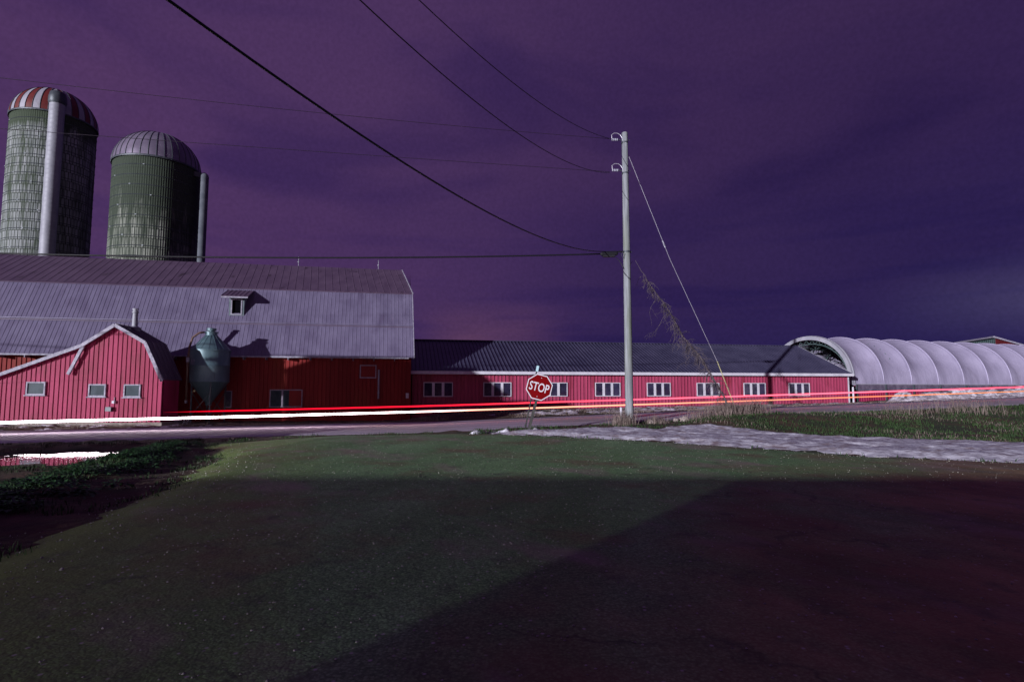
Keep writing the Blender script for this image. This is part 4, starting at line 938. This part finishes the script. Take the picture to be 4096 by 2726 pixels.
# leafy weeds along the left bank
V, Fc = [], []
g = random.Random(9)
for c in range(560):
    y = g.uniform(3.0, 18.6); bx = plin(y, [(0, -6.2), (7.5, -6.9), (18, -10.6), (22, -12)]); x = bx + g.gauss(.05, .5)
    if poly_sd(x, y, POLY_DRIVE) > -.3 or fbm(x * .9, y * .9, 31.) < -.05: continue
    R0 = g.uniform(.12, .34); zc_ = gtop(x, y)
    for q in range(int(60 * R0 / .2)):
        a_ = g.uniform(0, 6.283); rr = R0 * math.sqrt(g.random()); px_, py_ = x + rr * math.cos(a_), y + rr * math.sin(a_)
        hz = zc_ + .02 + (1 - rr / R0) * R0 * .55 * g.uniform(.4, 1.1)
        l = g.uniform(.04, .10); an = a_ + g.gauss(0, .7); t = Vector((math.cos(an), math.sin(an), g.uniform(-.5, .7))).normalized(); s_ = t.cross(Vector((0, 0, 1))).normalized() * l * .38
        p0 = Vector((px_, py_, hz)); o_ = len(V)
        V += [p0, p0 + t * l * .5 + s_, p0 + t * l - Vector((0, 0, l * .25)), p0 + t * l * .5 - s_]; Fc.append((o_, o_ + 1, o_ + 2, o_ + 3))
me = bpy.data.meshes.new('weeds'); me.from_pydata([tuple(v) for v in V], [], Fc); me.materials.append(M['weed']); me.update()
wo_ = bpy.data.objects.new('weeds', me); COL.objects.link(wo_); tag(wo_, 'low leafy green weeds over the bank between puddle and road', kind='stuff')
# roadside litter strip between road and barns
pts = []
while len(pts) < 16000:
    x = rnd.uniform(-34, 30); wd = rnd.uniform(7.6, 11); y = 19 + .2 * (x + 22.8) + wd / .98
    if fbm(x * .6, y * 1.2, 7.) < 0: continue
    pts.append((x, y, gtop(x, y)))
tag(blades('dry_grass', pts, lambda x, y: .10, .02, M['dry'], 4, 1.2, 'stuff'), 'matted dead grass between the main road and the barns')

def clump(x, y, n, h, spread, label, seed):
    g = random.Random(seed); z = gtop(x, y)
    pts = [(g.gauss(0, spread), g.gauss(0, spread * .7), 0) for _ in range(n)]
    pts = [(a, b, gtop(x + a, y + b) - z) for a, b, _ in pts]
    o = blades('dry_grass_clump', pts, lambda a, b: h, .012, M['dry'], seed, .9)
    o.location = (x, y, z); return tag(o, label, 'dry weeds', 'tall dead weed clumps on the verge')
clump(4.45, 23.05, 420, .55, .26, 'dead weed clump at the foot of the utility pole', 21)
clump(5.9, 23.4, 260, .34, .22, 'thin dead weed clump just right of the utility pole', 22)
for i, (px, n, h, s_, lb) in enumerate(((700, 160, .5, .3, 'sparse dead weeds left of the vine base'), (722, 420, .62, .34, 'dense dead weeds around the vine base'), (738, 420, .62, .34, 'dense dead weeds at the foot of the yellow guy guard'), (757, 320, .70, .26, 'tall pale weed clump right of the yellow guy guard'))):
    p = lane(px, 410, -1.7); clump(p.x, p.y, n, h, s_, lb, 30 + i)
for i, (px, n, h, s_, lb) in enumerate(((905, 160, .55, .6, 'loose dead weeds on the verge before the snow bank'), (965, 220, .7, .7, 'straw-coloured tall weeds at the far right of the verge'))):
    p = lane(px, 405, -2.2); clump(p.x, p.y, n, h, s_, lb, 40 + i)

def rock(x, y, s_, label, seed, sq=.7):
    bm = bmesh.new(); bmesh.ops.create_icosphere(bm, subdivisions=3, radius=s_)
    for v in bm.verts:
        d = 1 + .35 * noise.noise(v.co / s_ * 1.3 + Vector((seed, 0, 0))) + .12 * noise.noise(v.co / s_ * 4 + Vector((seed, 3, 0))); v.co *= d; v.co.z *= sq
    me = bpy.data.meshes.new('stone'); bm.to_mesh(me); bm.free(); me.materials.append(M['stone']); me.polygons.foreach_set('use_smooth', [True] * len(me.polygons))
    o = bpy.data.objects.new('stone', me); COL.objects.link(o); o.location = (x, y, gtop(x, y) + s_ * sq * .4); o.rotation_euler = (0, 0, seed)
    return tag(o, label, 'stone', 'stones and clods beside the road')
for i, (px, py, s_, lb) in enumerate(((684, 410, .20, 'large pale stone on the roadside heap right of the pole'), (676, 412, .14, 'middle stone of the roadside heap right of the pole'), (663, 413, .12, 'small stone left of the roadside heap'), (651, 414, .16, 'flat stone nearest the pole on its right'))):
    p = lane(px, py, -1.1); rock(p.x, p.y, s_, lb, i * 1.7 + 1)
p = lane(619.5, 412, -.4); mb = MB(); mb.tube([(0, 0, -.2), (0, 0, .62)], .055, 10); mb.lathe([(.055, .62), (.04, .66), (0, .67)], 10, cap=False); o = mb.build('marker_post', M['white'], None, loc=(p.x, 23.7, gtop(p.x, 23.7))); tag(o, 'short white marker post just left of the utility pole', 'post')
# bare twiggy shrub at the small barn's corner
sh = empty('bare_shrub', (-17.4, 30.2, gz(-17.4, 30.2)), 0, 'tiny bare twiggy shrub at the small barn right corner', 'shrub')
rnd = random.Random(3); mb = MB()
for i in range(22): twig(mb, (rnd.uniform(-.35, .35), rnd.uniform(-.2, .2), 0), (rnd.uniform(-.8, .8), rnd.uniform(-.5, .5), 1), rnd.uniform(.25, .5), .007, 1, -.05)
mb.build('twigs', M['trim'], sh)

g = random.Random(17); V, Fc = [], []
OCT = [(1, 0, 0), (-1, 0, 0), (0, 1, 0), (0, -1, 0), (0, 0, .7), (0, 0, -.7)]; OF = [(0, 2, 4), (2, 1, 4), (1, 3, 4), (3, 0, 4), (2, 0, 5), (1, 2, 5), (3, 1, 5), (0, 3, 5)]
n_ = 0
while n_ < 8000:
    y = 1.5 + 17 * g.random() ** 2.4; x = g.uniform(-9, 15); d = poly_sd(x, y, POLY_DRIVE)
    if d < -.7 or (d > .7 and g.random() < .55): continue
    s_ = g.uniform(.004, .011) * (1.6 if d < .7 and g.random() < .5 else 1); a_ = g.uniform(0, 6.28); n_ += 1
    z = gz(x, y) + .045 * max(-.5, min(1, d / .3)) + .026 + s_ * .2; o_ = len(V)
    for p in OCT: k_ = s_ * g.uniform(.7, 1.3); V.append((x + k_ * (p[0] * math.cos(a_) - p[1] * math.sin(a_)), y + k_ * (p[0] * math.sin(a_) + p[1] * math.cos(a_)), z + k_ * p[2]))
    Fc += [tuple(o_ + i for i in f) for f in OF]
me = bpy.data.meshes.new('gravel'); me.from_pydata(V, [], Fc); me.materials.append(mat('pale_gravel', (.17, .17, .14), (.50, .48, .43), scale=9, rough=.8)); me.update()
o = bpy.data.objects.new('gravel', me); COL.objects.link(o); tag(o, 'loose pale grit scattered over the asphalt side road', kind='stuff')
